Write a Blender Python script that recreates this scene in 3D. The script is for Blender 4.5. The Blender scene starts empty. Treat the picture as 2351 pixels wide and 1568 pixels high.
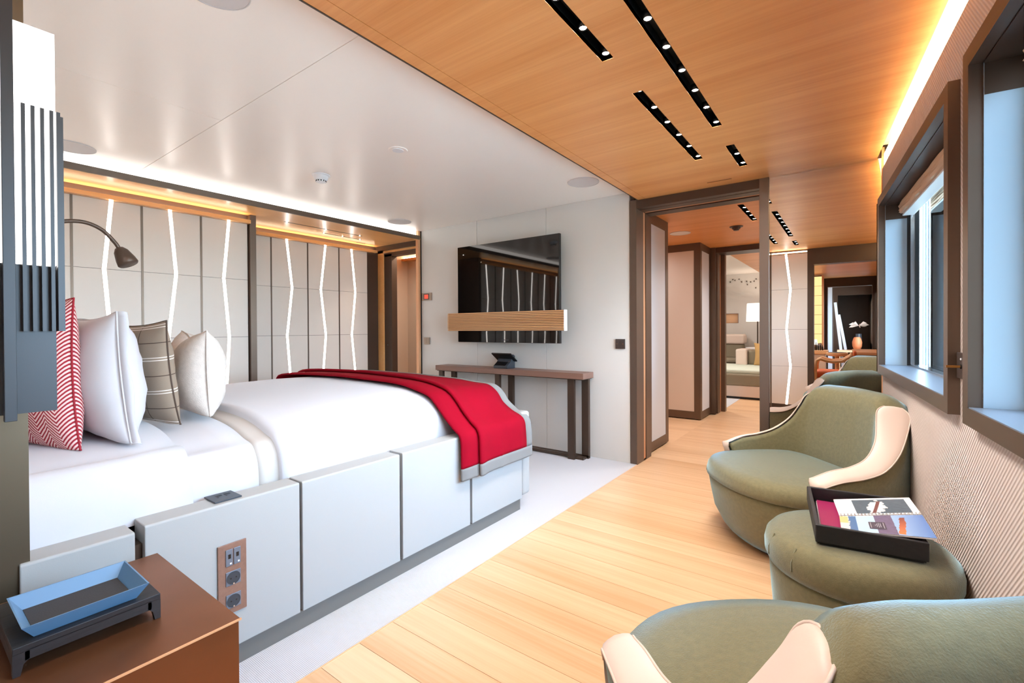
import bpy, bmesh, math, random
from mathutils import Vector, Matrix, noise
random.seed(4)
S = bpy.context.scene
COL = S.collection
PI = math.pi

# ------------------------------------------------------------------ camera, sky, exposure
F_PX, PP_Y, YAW, PITCH, ROLL, CAM_H = 1067.26, 762.853, 0.631653786, -0.00679562706, -0.00546051584, 1.1118236
def make_camera():
    cy, sy = math.cos(YAW), math.sin(YAW)
    fwd = Vector((-sy*math.cos(PITCH), cy*math.cos(PITCH), math.sin(PITCH)))
    right = Vector((cy, sy, 0)); up = right.cross(fwd)
    r2 = math.cos(ROLL)*right + math.sin(ROLL)*up
    u2 = -math.sin(ROLL)*right + math.cos(ROLL)*up
    cd = bpy.data.cameras.new('camera'); co = bpy.data.objects.new('camera', cd); COL.objects.link(co)
    cd.sensor_fit = 'HORIZONTAL'; cd.sensor_width = 36.0
    cd.lens = F_PX/2351*36.0
    cd.shift_x = 0.0; cd.shift_y = (PP_Y-784.0)/2351.0
    cd.clip_start = 0.02; cd.clip_end = 200
    m = Matrix.Identity(4)
    for i, v in enumerate((r2, u2, -fwd)):
        for j in range(3): m[j][i] = v[j]
    m.translation = (0, 0, CAM_H)
    co.matrix_world = m
    S.camera = co
make_camera()
S.view_settings.view_transform = 'Standard'
S.view_settings.look = 'None'
S.view_settings.gamma = 1.0
S.view_settings.use_curve_mapping = False
S.view_settings.exposure = 0.38
S.cycles.use_denoising = True
S.cycles.max_bounces = 12
S.cycles.diffuse_bounces = 8
S.cycles.glossy_bounces = 5
S.cycles.transparent_max_bounces = 8
S.cycles.caustics_reflective = False
S.cycles.caustics_refractive = False
S.cycles.sample_clamp_indirect = 6.0

SKY = 22.5
W = bpy.data.worlds.new('world'); S.world = W; W.use_nodes = True
nt = W.node_tree; nt.nodes.clear()
wo = nt.nodes.new('ShaderNodeOutputWorld'); bg = nt.nodes.new('ShaderNodeBackground')
tc = nt.nodes.new('ShaderNodeTexCoord'); sx = nt.nodes.new('ShaderNodeSeparateXYZ'); rp = nt.nodes.new('ShaderNodeValToRGB')
nt.links.new(tc.outputs['Generated'], sx.inputs[0]); nt.links.new(sx.outputs['Z'], rp.inputs[0])
mr = nt.nodes.new('ShaderNodeMath'); mr.operation = 'MULTIPLY_ADD'; mr.inputs[1].default_value = .5; mr.inputs[2].default_value = .5
nt.links.new(sx.outputs['Z'], mr.inputs[0]); nt.links.new(mr.outputs[0], rp.inputs[0])
e = rp.color_ramp.elements
e[0].position = .38; e[0].color = (.22, .34, .42, 1)
e[1].position = .50; e[1].color = (.72, .87, 1.0, 1)
k = e.new(.47); k.color = (.45, .58, .62, 1)
k = e.new(.75); k.color = (.44, .69, 1.0, 1)
nt.links.new(rp.outputs[0], bg.inputs[0]); bg.inputs[1].default_value = SKY
nt.links.new(bg.outputs[0], wo.inputs[0])

# right hand wall frame: t along the wall, n into the room
WA = 0.0752550837
DV = Vector((-math.sin(WA), math.cos(WA), 0)); NV = Vector((-math.cos(WA), -math.sin(WA), 0)); OV = Vector((.425, 0, 0))
def wp(t, n, z): return OV + DV*t + NV*n + Vector((0, 0, z))
WROT = Matrix.Translation(OV) @ Matrix.Rotation(WA, 4, 'Z')     # local x = -n, y = t

def portal(x, y, z, sxz, syz, rotz):
    l = bpy.data.lights.new('window_portal', 'AREA'); l.shape = 'RECTANGLE'; l.size = sxz; l.size_y = syz
    l.cycles.is_portal = True
    o = bpy.data.objects.new('window_portal', l); COL.objects.link(o)
    o.location = (x, y, z); o.rotation_euler = (PI/2, 0, rotz)
    return o
WINS = [(2.06, 3.55), (.52, 1.80)]
WZ = (.885, 1.835)
for a, b in WINS:
    p = wp((a+b)/2, -.19, (WZ[0]+WZ[1])/2)
    portal(p.x, p.y, p.z, b-a, WZ[1]-WZ[0], WA-PI/2)

def lamp(kind, loc, energy, color=(1, .8, .6), size=.05, rot=(0, 0, 0), **kw):
    l = bpy.data.lights.new('lamp_light', kind); l.energy = energy*(g('spot') if kind == 'SPOT' else g('far')); l.color = color
    if kind == 'AREA': l.size = size
    elif kind == 'SPOT':
        l.shadow_soft_size = size; l.spot_size = kw.get('angle', 2.2); l.spot_blend = .8
    else: l.shadow_soft_size = size
    o = bpy.data.objects.new('lamp_light', l); COL.objects.link(o); o.location = loc; o.rotation_euler = rot
    return o

# ------------------------------------------------------------------ materials
def lin(c): return tuple(((x/255+.055)/1.055)**2.4 if x/255 > .04045 else x/255/12.92 for x in c)
def newmat(name):
    m = bpy.data.materials.new(name); m.use_nodes = True
    n = m.node_tree.nodes; b = n['Principled BSDF']
    return m, m.node_tree, b
def mat(name, col, rough=.5, metal=0, bump=0, bscale=200, vary=0, vscale=8, sheen=0, spec=.5, stretch=None, coat=0):
    m, t, b = newmat(name); L = t.links.new
    c = lin(col)
    b.inputs['Base Color'].default_value = (*c, 1); b.inputs['Roughness'].default_value = rough
    b.inputs['Metallic'].default_value = metal; b.inputs['Specular IOR Level'].default_value = spec
    if sheen: b.inputs['Sheen Weight'].default_value = sheen; b.inputs['Sheen Roughness'].default_value = .4
    if coat: b.inputs['Coat Weight'].default_value = coat; b.inputs['Coat Roughness'].default_value = .25
    if bump or vary:
        g = t.nodes.new('ShaderNodeTexCoord')
        mp = t.nodes.new('ShaderNodeMapping'); L(g.outputs['Object'], mp.inputs[0])
        if stretch: mp.inputs['Scale'].default_value = stretch
    if vary:
        n1 = t.nodes.new('ShaderNodeTexNoise'); n1.inputs['Scale'].default_value = vscale; n1.inputs['Detail'].default_value = 4
        L(mp.outputs[0], n1.inputs['Vector'])
        r = t.nodes.new('ShaderNodeMapRange'); r.inputs['From Min'].default_value = .3; r.inputs['From Max'].default_value = .7
        r.inputs['To Min'].default_value = 1-vary; r.inputs['To Max'].default_value = 1+vary
        L(n1.outputs[0], r.inputs[0])
        mx = t.nodes.new('ShaderNodeVectorMath'); mx.operation = 'SCALE'; mx.inputs[0].default_value = c
        L(r.outputs[0], mx.inputs['Scale']); L(mx.outputs[0], b.inputs['Base Color'])
    if bump:
        n2 = t.nodes.new('ShaderNodeTexNoise'); n2.inputs['Scale'].default_value = bscale; n2.inputs['Detail'].default_value = 3
        L(mp.outputs[0], n2.inputs['Vector'])
        bp = t.nodes.new('ShaderNodeBump'); bp.inputs['Strength'].default_value = bump; bp.inputs['Distance'].default_value = .002
        L(n2.outputs[0], bp.inputs['Height']); L(bp.outputs[0], b.inputs['Normal'])
    return m
def emat(name, col, strength):
    m = bpy.data.materials.new(name); m.use_nodes = True; t = m.node_tree; t.nodes.clear()
    o = t.nodes.new('ShaderNodeOutputMaterial'); e_ = t.nodes.new('ShaderNodeEmission')
    e_.inputs[0].default_value = (*lin(col), 1); e_.inputs[1].default_value = strength
    t.links.new(e_.outputs[0], o.inputs[0]); return m
def wood(name, c1, c2, rough=.4, along='X', rnd=0.0, band=7.0, fine=90.0, coat=0, wash=1.0):
    """grain along one world axis, veneer leaves banded across it"""
    m, t, b = newmat(name); L = t.links.new
    g = t.nodes.new('ShaderNodeNewGeometry'); mp = t.nodes.new('ShaderNodeMapping'); L(g.outputs['Position'], mp.inputs[0])
    def sc(lo, hi): return {'X': (lo, hi, hi), 'Y': (hi, lo, hi), 'Z': (hi, hi, lo)}[along]
    oi = t.nodes.new('ShaderNodeObjectInfo')
    if rnd:
        cb = t.nodes.new('ShaderNodeCombineXYZ'); ml = t.nodes.new('ShaderNodeMath'); ml.operation = 'MULTIPLY'; ml.inputs[1].default_value = 37.0
        L(oi.outputs['Random'], ml.inputs[0])
        for i in range(3): L(ml.outputs[0], cb.inputs[i])
        L(cb.outputs[0], mp.inputs['Location'])
    m1 = t.nodes.new('ShaderNodeMapping'); m1.inputs['Scale'].default_value = sc(.35, band); L(mp.outputs[0], m1.inputs[0])
    n1 = t.nodes.new('ShaderNodeTexNoise'); n1.inputs['Scale'].default_value = 1; n1.inputs['Detail'].default_value = 2; L(m1.outputs[0], n1.inputs['Vector'])
    m2 = t.nodes.new('ShaderNodeMapping'); m2.inputs['Scale'].default_value = sc(1.6, fine); L(mp.outputs[0], m2.inputs[0])
    n2 = t.nodes.new('ShaderNodeTexNoise'); n2.inputs['Scale'].default_value = 1; n2.inputs['Detail'].default_value = 5; n2.inputs['Roughness'].default_value = .65; L(m2.outputs[0], n2.inputs['Vector'])
    ad = t.nodes.new('ShaderNodeMath'); ad.operation = 'MULTIPLY_ADD'; ad.inputs[1].default_value = .55; L(n1.outputs[0], ad.inputs[0])
    m3 = t.nodes.new('ShaderNodeMath'); m3.operation = 'MULTIPLY'; m3.inputs[1].default_value = .45; L(n2.outputs[0], m3.inputs[0]); L(m3.outputs[0], ad.inputs[2])
    val = ad.outputs[0]
    if rnd:
        a2 = t.nodes.new('ShaderNodeMath'); a2.operation = 'MULTIPLY_ADD'; a2.inputs[1].default_value = rnd; L(oi.outputs['Random'], a2.inputs[0])
        a3 = t.nodes.new('ShaderNodeMath'); a3.operation = 'SUBTRACT'; a3.inputs[1].default_value = rnd/2; L(val, a3.inputs[0]); L(a3.outputs[0], a2.inputs[2]); val = a2.outputs[0]
    cr = t.nodes.new('ShaderNodeValToRGB'); L(val, cr.inputs[0])
    cr.color_ramp.elements[0].position = .32; cr.color_ramp.elements[0].color = (*lin(c1), 1)
    cr.color_ramp.elements[1].position = .68; cr.color_ramp.elements[1].color = (*lin(c2), 1)
    L(cr.outputs[0], b.inputs['Base Color'])
    b.inputs['Roughness'].default_value = rough
    if coat: b.inputs['Coat Weight'].default_value = coat; b.inputs['Coat Roughness'].default_value = .2
    bp = t.nodes.new('ShaderNodeBump'); bp.inputs['Strength'].default_value = .12; bp.inputs['Distance'].default_value = .001
    L(n2.outputs[0], bp.inputs['Height']); L(bp.outputs[0], b.inputs['Normal'])
    return m
M = {}
M['oak_ceiling'] = wood('oak_ceiling', (204, 132, 70), (226, 160, 98), rough=.42, along='X', band=9, fine=70)
M['oak_soffit'] = wood('oak_soffit', (218, 154, 90), (234, 180, 118), rough=.28, along='Y', band=7, fine=70)
M['oak_floor'] = wood('oak_floor', (200, 158, 116), (226, 190, 152), rough=.36, along='X', rnd=.22, band=9, fine=60)
M['oak_bar'] = wood('oak_bar', (205, 150, 95), (226, 176, 122), rough=.45, along='X', band=9, fine=90)
M['oak_light'] = wood('oak_light', (214, 165, 120), (235, 192, 150), rough=.4, along='X', band=12, fine=60)
M['walnut'] = wood('walnut', (120, 88, 74), (140, 106, 92), rough=.42, along='X', band=9, fine=90)
M['white_ceiling'] = mat('white_ceiling', (248, 239, 230), rough=.30, spec=.35)
M['wall_fabric'] = mat('wall_fabric', (214, 212, 208), rough=.75, bump=.15, bscale=500)
M['wall_panel'] = mat('wall_panel', (216, 204, 194), rough=.38, bump=.05, bscale=300, spec=.35)
M['pale_panel'] = mat('pale_panel', (206, 216, 230), rough=.5)
M['bronze'] = mat('bronze', (104, 87, 75), rough=.38, metal=.6, vary=.05, vscale=4)
M['bronze_dark'] = mat('bronze_dark', (76, 60, 50), rough=.4, metal=.4)
M['bronze_post'] = mat('bronze_post', (124, 112, 104), rough=.3, metal=.9)
M['bronze_olive'] = mat('bronze_olive', (104, 92, 76), rough=.42, metal=.75)
M['copper_top'] = mat('copper_top', (136, 88, 58), rough=.36, metal=.8, vary=.06, vscale=9)
M['copper_strip'] = mat('copper_strip', (214, 160, 118), rough=.4, metal=.2)
M['lantern_metal'] = mat('lantern_metal', (60, 63, 68), rough=.42, metal=.6)
M['white_leather'] = mat('white_leather', (164, 166, 166), rough=.5, bump=.08, bscale=420, spec=.35)
M['cream_leather'] = mat('cream_leather', (218, 200, 187), rough=.45, bump=.06, bscale=350, spec=.35)
M['plinth_grey'] = mat('plinth_grey', (116, 114, 110), rough=.4, metal=.3)
M['linen_white'] = mat('linen_white', (198, 198, 204), rough=.85, bump=.1, bscale=600, sheen=.2)
M['linen_band'] = mat('linen_band', (188, 183, 178), rough=.8, bump=.1, bscale=600)
M['linen_lilac'] = mat('linen_lilac', (186, 188, 202), rough=.8, bump=.1, bscale=600)
M['beige_linen'] = mat('beige_linen', (206, 196, 188), rough=.9, bump=.5, bscale=260, vary=.06, vscale=60)
M['throw_red'] = mat('throw_red', (138, 2, 28), rough=.9, bump=.2, bscale=500, spec=.1, vary=.06, vscale=5)
M['throw_grey'] = mat('throw_grey', (118, 117, 116), rough=.85, bump=.2, bscale=500)
M['olive_wool'] = mat('olive_wool', (118, 112, 80), rough=.9, bump=.55, bscale=330, sheen=.9, vary=.10, vscale=70)
M['olive_wool'].node_tree.nodes['Principled BSDF'].inputs['Sheen Tint'].default_value = (.48, .82, 1.0, 1)  # cool window daylight put into the wool's sheen as a blue tint
M['black'] = mat('black', (14, 14, 15), rough=.35)
M['black_wood'] = mat('black_wood', (27, 26, 29), rough=.5, bump=.5, bscale=60, stretch=(1, .12, 1), vary=.2, vscale=50)
M['tv_glass'] = mat('tv_glass', (10, 8, 8), rough=.03, spec=.55)
M['blue_tray'] = mat('blue_tray', (88, 126, 160), rough=.35)
M['dark_felt'] = mat('dark_felt', (52, 52, 54), rough=.9, bump=.3, bscale=400)
M['socket_grey'] = mat('socket_grey', (110, 118, 132), rough=.4, metal=.3)
M['dark_grey'] = mat('dark_grey', (52, 58, 66), rough=.45)
M['switch_bronze'] = mat('switch_bronze', (150, 134, 120), rough=.4, metal=.6)
M['switch_dark'] = mat('switch_dark', (82, 72, 68), rough=.4, metal=.5)
M['brass'] = mat('brass', (190, 140, 80), rough=.3, metal=1)
M['white_plastic'] = mat('white_plastic', (232, 230, 230), rough=.45)
M['speaker_cloth'] = mat('speaker_cloth', (206, 200, 198), rough=.8)
M['sill_grey'] = mat('sill_grey', (172, 194, 210), rough=.3, metal=.1)
M['sill_dark'] = mat('sill_dark', (122, 136, 152), rough=.3, metal=.2)
M['blind_cloth'] = mat('blind_cloth', (214, 180, 150), rough=.9, bump=.3, bscale=300)
M['chrome'] = mat('chrome', (214, 216, 220), rough=.2, metal=1)
M['mirror'] = mat('mirror', (246, 244, 242), rough=.0, metal=1)
M['orange_leather'] = mat('orange_leather', (214, 104, 56), rough=.5)
M['sofa_sage'] = mat('sofa_sage', (196, 204, 190), rough=.9, bump=.3, bscale=300)
M['sofa_taupe'] = mat('sofa_taupe', (140, 130, 110), rough=.9, bump=.3, bscale=300)
M['mustard'] = mat('mustard', (188, 150, 96), rough=.9)
M['magenta'] = mat('magenta', (150, 34, 86), rough=.35)
M['paper'] = mat('paper', (238, 238, 240), rough=.5)
M['terracotta'] = mat('terracotta', (196, 112, 66), rough=.6)

LG = None
def g(n): return 1.0 if LG in (None, n) else 0.0
if g('sky') == 0: bg.inputs[1].default_value = 0
M['led_white'] = emat('led_white', (255, 247, 240), 11.0*g('zig'))
M['led_cove'] = emat('led_cove', (255, 246, 238), 3.2*g('covel'))
M['led_warm'] = emat('led_warm', (255, 226, 188), 15.0*g('warm'))
M['led_right'] = emat('led_right', (255, 222, 170), 11.0*g('cover'))
M['led_spot'] = emat('led_spot', (255, 248, 240), 60.0*g('spot'))
M['lantern_glow'] = emat('lantern_glow', (255, 250, 248), 4.0*g('zig'))
M['lamp_shade'] = emat('lamp_shade', (255, 238, 222), 1.6)
M['onyx'] = emat('onyx', (255, 205, 140), 1.3)
M['red_led'] = emat('red_led', (255, 90, 70), 1.0)

def mat_carpet():
    m, t, b = newmat('carpet_white'); L = t.links.new
    b.inputs['Base Color'].default_value = (*lin((200, 200, 204)), 1); b.inputs['Roughness'].default_value = .95
    g = t.nodes.new('ShaderNodeNewGeometry'); w1 = t.nodes.new('ShaderNodeTexWave'); w1.inputs['Scale'].default_value = 60; w1.inputs['Distortion'].default_value = .6
    w1.bands_direction = 'X'; L(g.outputs['Position'], w1.inputs['Vector'])
    w2 = t.nodes.new('ShaderNodeTexWave'); w2.inputs['Scale'].default_value = 60; w2.bands_direction = 'Y'; w2.inputs['Distortion'].default_value = .6; L(g.outputs['Position'], w2.inputs['Vector'])
    a = t.nodes.new('ShaderNodeMath'); L(w1.outputs[1], a.inputs[0]); L(w2.outputs[1], a.inputs[1])
    bp = t.nodes.new('ShaderNodeBump'); bp.inputs['Strength'].default_value = .5; bp.inputs['Distance'].default_value = .003
    L(a.outputs[0], bp.inputs['Height']); L(bp.outputs[0], b.inputs['Normal']); return m
M['carpet'] = mat_carpet()

def mat_ribs():
    m, t, b = newmat('ribbed_weave'); L = t.links.new
    def mth(op, a, b_=None, c=None):
        n = t.nodes.new('ShaderNodeMath'); n.operation = op
        for i, v in enumerate((a, b_, c)):
            if v is None: continue
            if isinstance(v, (int, float)): n.inputs[i].default_value = v
            else: L(v, n.inputs[i])
        return n.outputs[0]
    g = t.nodes.new('ShaderNodeTexCoord'); s = t.nodes.new('ShaderNodeSeparateXYZ'); L(g.outputs['Object'], s.inputs[0])
    z = mth('ABSOLUTE', mth('SUBTRACT', s.outputs['Z'], 1.18))
    k = mth('MULTIPLY', mth('SUBTRACT', s.outputs['Y'], z), 2*PI/.017)
    v = mth('MULTIPLY_ADD', mth('SINE', k), .5, .5)
    k2 = mth('MULTIPLY', mth('ADD', s.outputs['Y'], z), 2*PI/.0085)
    v2 = mth('MULTIPLY_ADD', mth('SINE', k2), .15, 0)
    h = mth('ADD', v, v2)
    cr = t.nodes.new('ShaderNodeValToRGB'); L(v, cr.inputs[0])
    cr.color_ramp.elements[0].color = (*lin((192, 177, 170)), 1); cr.color_ramp.elements[1].color = (*lin((212, 202, 197)), 1)
    L(cr.outputs[0], b.inputs['Base Color']); b.inputs['Roughness'].default_value = .75
    bp = t.nodes.new('ShaderNodeBump'); bp.inputs['Strength'].default_value = .6; bp.inputs['Distance'].default_value = .004
    L(h, bp.inputs['Height']); L(bp.outputs[0], b.inputs['Normal']); return m
M['ribs'] = mat_ribs()

def uvmath(t):
    L = t.links.new
    def mth(op, a, b_=None, c=None):
        n = t.nodes.new('ShaderNodeMath'); n.operation = op
        for i, v in enumerate((a, b_, c)):
            if v is None: continue
            if isinstance(v, (int, float)): n.inputs[i].default_value = v
            else: L(v, n.inputs[i])
        return n.outputs[0]
    u = t.nodes.new('ShaderNodeUVMap'); s = t.nodes.new('ShaderNodeSeparateXYZ'); L(u.outputs[0], s.inputs[0])
    return mth, s.outputs[0], s.outputs[1]
def mixcol(t, fac, c1, c2):
    mx = t.nodes.new('ShaderNodeMix'); mx.data_type = 'RGBA'
    for i, c in ((6, c1), (7, c2)):
        if isinstance(c, tuple): mx.inputs[i].default_value = (*lin(c), 1)
        else: t.links.new(c, mx.inputs[i])
    t.links.new(fac, mx.inputs[0]); return mx.outputs[2]
def mat_herringbone():
    m, t, b = newmat('herringbone'); mth, u, v = uvmath(t)
    zig = mth('PINGPONG', mth('MULTIPLY', u, 14.0), 1.0)
    s = mth('FRACT', mth('ADD', mth('MULTIPLY', v, 38.0), mth('MULTIPLY', zig, 3.0)))
    f = mth('GREATER_THAN', s, .48)
    t.links.new(mixcol(t, f, (152, 26, 42), (232, 196, 192)), b.inputs['Base Color']); b.inputs['Roughness'].default_value = .85
    return m
def mat_plaid():
    m, t, b = newmat('plaid'); mth, u, v = uvmath(t)
    def line(x, n, off, w):
        f = mth('FRACT', mth('ADD', mth('MULTIPLY', x, n), off)); return mth('LESS_THAN', mth('ABSOLUTE', mth('SUBTRACT', f, .5)), w)
    n = t.nodes.new('ShaderNodeTexNoise'); n.inputs['Scale'].default_value = 300
    base = mixcol(t, n.outputs[0], (128, 112, 96), (150, 134, 118))
    d = mth('MAXIMUM', line(u, 3.2, .25, .012), line(v, 4.0, .5, .014))
    c = mixcol(t, d, base, (78, 62, 52))
    wl = mth('MAXIMUM', line(v, 4.0, .03, .015), line(v, 4.0, -.05, .015))
    c2 = mixcol(t, wl, c, (214, 204, 194))
    t.links.new(c2, b.inputs['Base Color']); b.inputs['Roughness'].default_value = .9
    return m
M['herringbone'] = mat_herringbone(); M['plaid'] = mat_plaid()
def mat_glass():
    m = bpy.data.materials.new('window_glass'); m.use_nodes = True; t = m.node_tree; t.nodes.clear()
    o = t.nodes.new('ShaderNodeOutputMaterial'); tr = t.nodes.new('ShaderNodeBsdfTransparent'); gl = t.nodes.new('ShaderNodeBsdfGlossy')
    gl.inputs['Roughness'].default_value = .03; mx = t.nodes.new('ShaderNodeMixShader'); fr = t.nodes.new('ShaderNodeFresnel'); fr.inputs[0].default_value = 1.45
    tr.inputs[0].default_value = (.93, .97, .98, 1)
    t.links.new(fr.outputs[0], mx.inputs[0]); t.links.new(tr.outputs[0], mx.inputs[1]); t.links.new(gl.outputs[0], mx.inputs[2]); t.links.new(mx.outputs[0], o.inputs[0])
    return m
M['glass'] = mat_glass()
def mat_photo(name, kind):
    """small printed photographs on the brochure pages (flat print)"""
    m, t, b = newmat(name); mth, u, v = uvmath(t); b.inputs['Roughness'].default_value = .35
    n = t.nodes.new('ShaderNodeTexNoise'); n.inputs['Scale'].default_value = 9; n.inputs['Detail'].default_value = 5
    uv = t.nodes.new('ShaderNodeUVMap'); t.links.new(uv.outputs[0], n.inputs['Vector'])
    nz = mth('SUBTRACT', n.outputs[0], .5)
    if kind == 'wake':
        sea = mixcol(t, n.outputs[0], (44, 62, 80), (92, 112, 126))
        du = mth('SUBTRACT', mth('ADD', u, mth('MULTIPLY', v, -.12)), .36); dv = mth('SUBTRACT', v, .45)
        r = mth('ADD', mth('ADD', mth('MULTIPLY', mth('POWER', mth('ABSOLUTE', du), 2.0), 22.0), mth('MULTIPLY', mth('POWER', mth('ABSOLUTE', dv), 2.0), 3.2)), mth('MULTIPLY', nz, 2.4))
        c = mixcol(t, mth('LESS_THAN', r, .62), sea, (240, 238, 236))
        hull = mth('LESS_THAN', mth('ABSOLUTE', mth('ADD', du, mth('MULTIPLY', dv, -.10))), .035)
        hull = mth('MULTIPLY', hull, mth('LESS_THAN', mth('ABSOLUTE', dv), .42))
        c = mixcol(t, hull, c, (110, 62, 60))
    elif kind == 'sunset':
        sky = mixcol(t, u, (176, 206, 236), (92, 128, 190))
        sea = mixcol(t, n.outputs[0], (92, 78, 104), (120, 110, 140))
        c = mixcol(t, mth('LESS_THAN', mth('ADD', u, mth('MULTIPLY', nz, .05)), .36), sky, sea)
        d = mth('ABSOLUTE', mth('SUBTRACT', mth('ADD', u, mth('MULTIPLY', nz, .10)), mth('ADD', .42, mth('MULTIPLY', mth('SUBTRACT', 1.0, v), .16))))
        ship = mth('MULTIPLY', mth('LESS_THAN', d, .06), mth('MULTIPLY', mth('GREATER_THAN', v, .12), mth('LESS_THAN', v, .95)))
        c = mixcol(t, ship, c, mixcol(t, v, (92, 40, 50), (226, 130, 80)))
    else:
        c = mixcol(t, mth('GREATER_THAN', mth('ADD', u, mth('MULTIPLY', nz, .5)), .55), (222, 214, 206), (70, 110, 158))
        c = mixcol(t, mth('MULTIPLY', mth('LESS_THAN', v, .45), mth('LESS_THAN', u, .5)), c, (226, 190, 130))
    t.links.new(c, b.inputs['Base Color']); return m
M['photo_wake'] = mat_photo('photo_wake', 'wake'); M['photo_sunset'] = mat_photo('photo_sunset', 'sunset'); M['photo_deck'] = mat_photo('photo_deck', 'deck')
M['sky_print'] = mat('sky_print', (176, 206, 232), rough=.35); M['dark_print'] = mat('dark_print', (70, 62, 78), rough=.4); M['text_grey'] = mat('text_grey', (196, 200, 206), rough=.6)

# ------------------------------------------------------------------ geometry helpers
class MB:
    def __init__(s): s.v = []; s.f = []; s.uv = None
    def add(s, vs, fs, xf=None):
        o = len(s.v)
        for p in vs:
            p = Vector(p); s.v.append(xf @ p if xf else p)
        s.f += [tuple(i+o for i in f) for f in fs]; return s
    def box(s, x0, x1, y0, y1, z0, z1, xf=None):
        return s.add([(x0,y0,z0),(x1,y0,z0),(x1,y1,z0),(x0,y1,z0),(x0,y0,z1),(x1,y0,z1),(x1,y1,z1),(x0,y1,z1)],
                     [(0,3,2,1),(4,5,6,7),(0,1,5,4),(1,2,6,5),(2,3,7,6),(3,0,4,7)], xf)
    def prism(s, pts, axis, a0, a1, xf=None):
        """polygon pts in the two other axes, extruded along axis"""
        n = len(pts)
        def mk(p, a): return {'x': (a, p[0], p[1]), 'y': (p[0], a, p[1]), 'z': (p[0], p[1], a)}[axis]
        vs = [mk(p, a0) for p in pts]+[mk(p, a1) for p in pts]
        fs = [tuple(range(n))[::-1], tuple(range(n, 2*n))]+[(i, (i+1) % n, n+(i+1) % n, n+i) for i in range(n)]
        return s.add(vs, fs, xf)
    def tube(s, path, r, n=10, cap=True):
        path = [Vector(p) for p in path]; rings = []
        for i, p in enumerate(path):
            d = (path[min(i+1, len(path)-1)]-path[max(i-1, 0)]).normalized()
            a = d.orthogonal().normalized() if i == 0 else (a-d*a.dot(d)).normalized()
            b = d.cross(a); rr = r[i] if isinstance(r, (list, tuple)) else r
            rings.append([p+(a*math.cos(2*PI*k/n)+b*math.sin(2*PI*k/n))*rr for k in range(n)])
        return s.rings(rings, cap)
    def rings(s, rings, cap=True, closed=True):
        n = len(rings[0]); vs = [p for r in rings for p in r]; fs = []
        for i in range(len(rings)-1):
            for k in range(n if closed else n-1):
                fs.append((i*n+k, i*n+(k+1) % n, (i+1)*n+(k+1) % n, (i+1)*n+k))
        if cap: fs += [tuple(range(n))[::-1], tuple(range((len(rings)-1)*n, len(rings)*n))]
        return s.add(vs, fs)
    def lathe(s, prof, c=(0, 0, 0), n=32, xf=None, cap=True):
        rr = [[Vector((c[0]+r*math.cos(2*PI*k/n), c[1]+r*math.sin(2*PI*k/n), c[2]+z)) for k in range(n)] for r, z in prof]
        if xf: rr = [[xf @ p for p in r] for r in rr]
        return s.rings(rr, cap)
    def build(s, name, m, parent=None, bevel=0, smooth=False, seg=2, sub=0, uv=None, kind=None, label=None, cat=None, group=None, origin=None, fix=True):
        if not s.v: return None
        me = bpy.data.meshes.new(name)
        vs = s.v; off = Vector((0, 0, 0))
        if parent is None and kind is None:
            off = Vector(origin) if origin else Vector(((min(p.x for p in vs)+max(p.x for p in vs))/2, (min(p.y for p in vs)+max(p.y for p in vs))/2, min(p.z for p in vs)))
        me.from_pydata([p-off for p in vs], [], s.f)
        if fix:
            b = bmesh.new(); b.from_mesh(me); bmesh.ops.recalc_face_normals(b, faces=b.faces); b.to_mesh(me); b.free()
        if uv:
            lay = me.uv_layers.new(name='UVMap')
            for lp in me.loops: lay.data[lp.index].uv = uv[lp.vertex_index]
        me.materials.append(M[m] if isinstance(m, str) else m)
        o = bpy.data.objects.new(name, me); COL.objects.link(o); o.location = off
        if smooth: me.polygons.foreach_set('use_smooth', [True]*len(me.polygons))
        if bevel:
            md = o.modifiers.new('bevel', 'BEVEL'); md.width = bevel; md.segments = seg; md.limit_method = 'ANGLE'; md.angle_limit = .7
        if sub:
            md = o.modifiers.new('sub', 'SUBSURF'); md.levels = sub; md.render_levels = sub
        if parent is not None:
            o.parent = parent; o.matrix_parent_inverse = pinv(parent)
        if kind: o['kind'] = kind
        if label: o['label'] = label
        if cat: o['category'] = cat
        if group: o['group'] = group
        return o
def pinv(p):
    m = Matrix.Translation(p.location)
    q = p.parent
    while q is not None:      # parts hang under things whose own offset is cancelled by their inverse
        break
    return m.inverted() if p.parent is None else Matrix.Identity(4)
def thing(name, label, cat, loc, group=None):
    o = bpy.data.objects.new(name, None); COL.objects.link(o); o.location = loc; o.empty_display_size = .1
    o['label'] = label; o['category'] = cat
    if group: o['group'] = group
    return o
def struct(name, mb, m, parent=None, **k): return mb.build(name, m, parent, kind=None if parent else 'structure', **k)
def copy_tree(root, loc, rotz=None, label=None):
    r = root.copy(); COL.objects.link(r); r.location = loc
    if rotz is not None: r.rotation_euler = (0, 0, rotz)
    if label: r['label'] = label
    def rec(src, dst):
        for ch in list(src.children):
            c = ch.copy(); COL.objects.link(c); c.parent = dst; rec(ch, c)
    rec(root, r); return r
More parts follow.
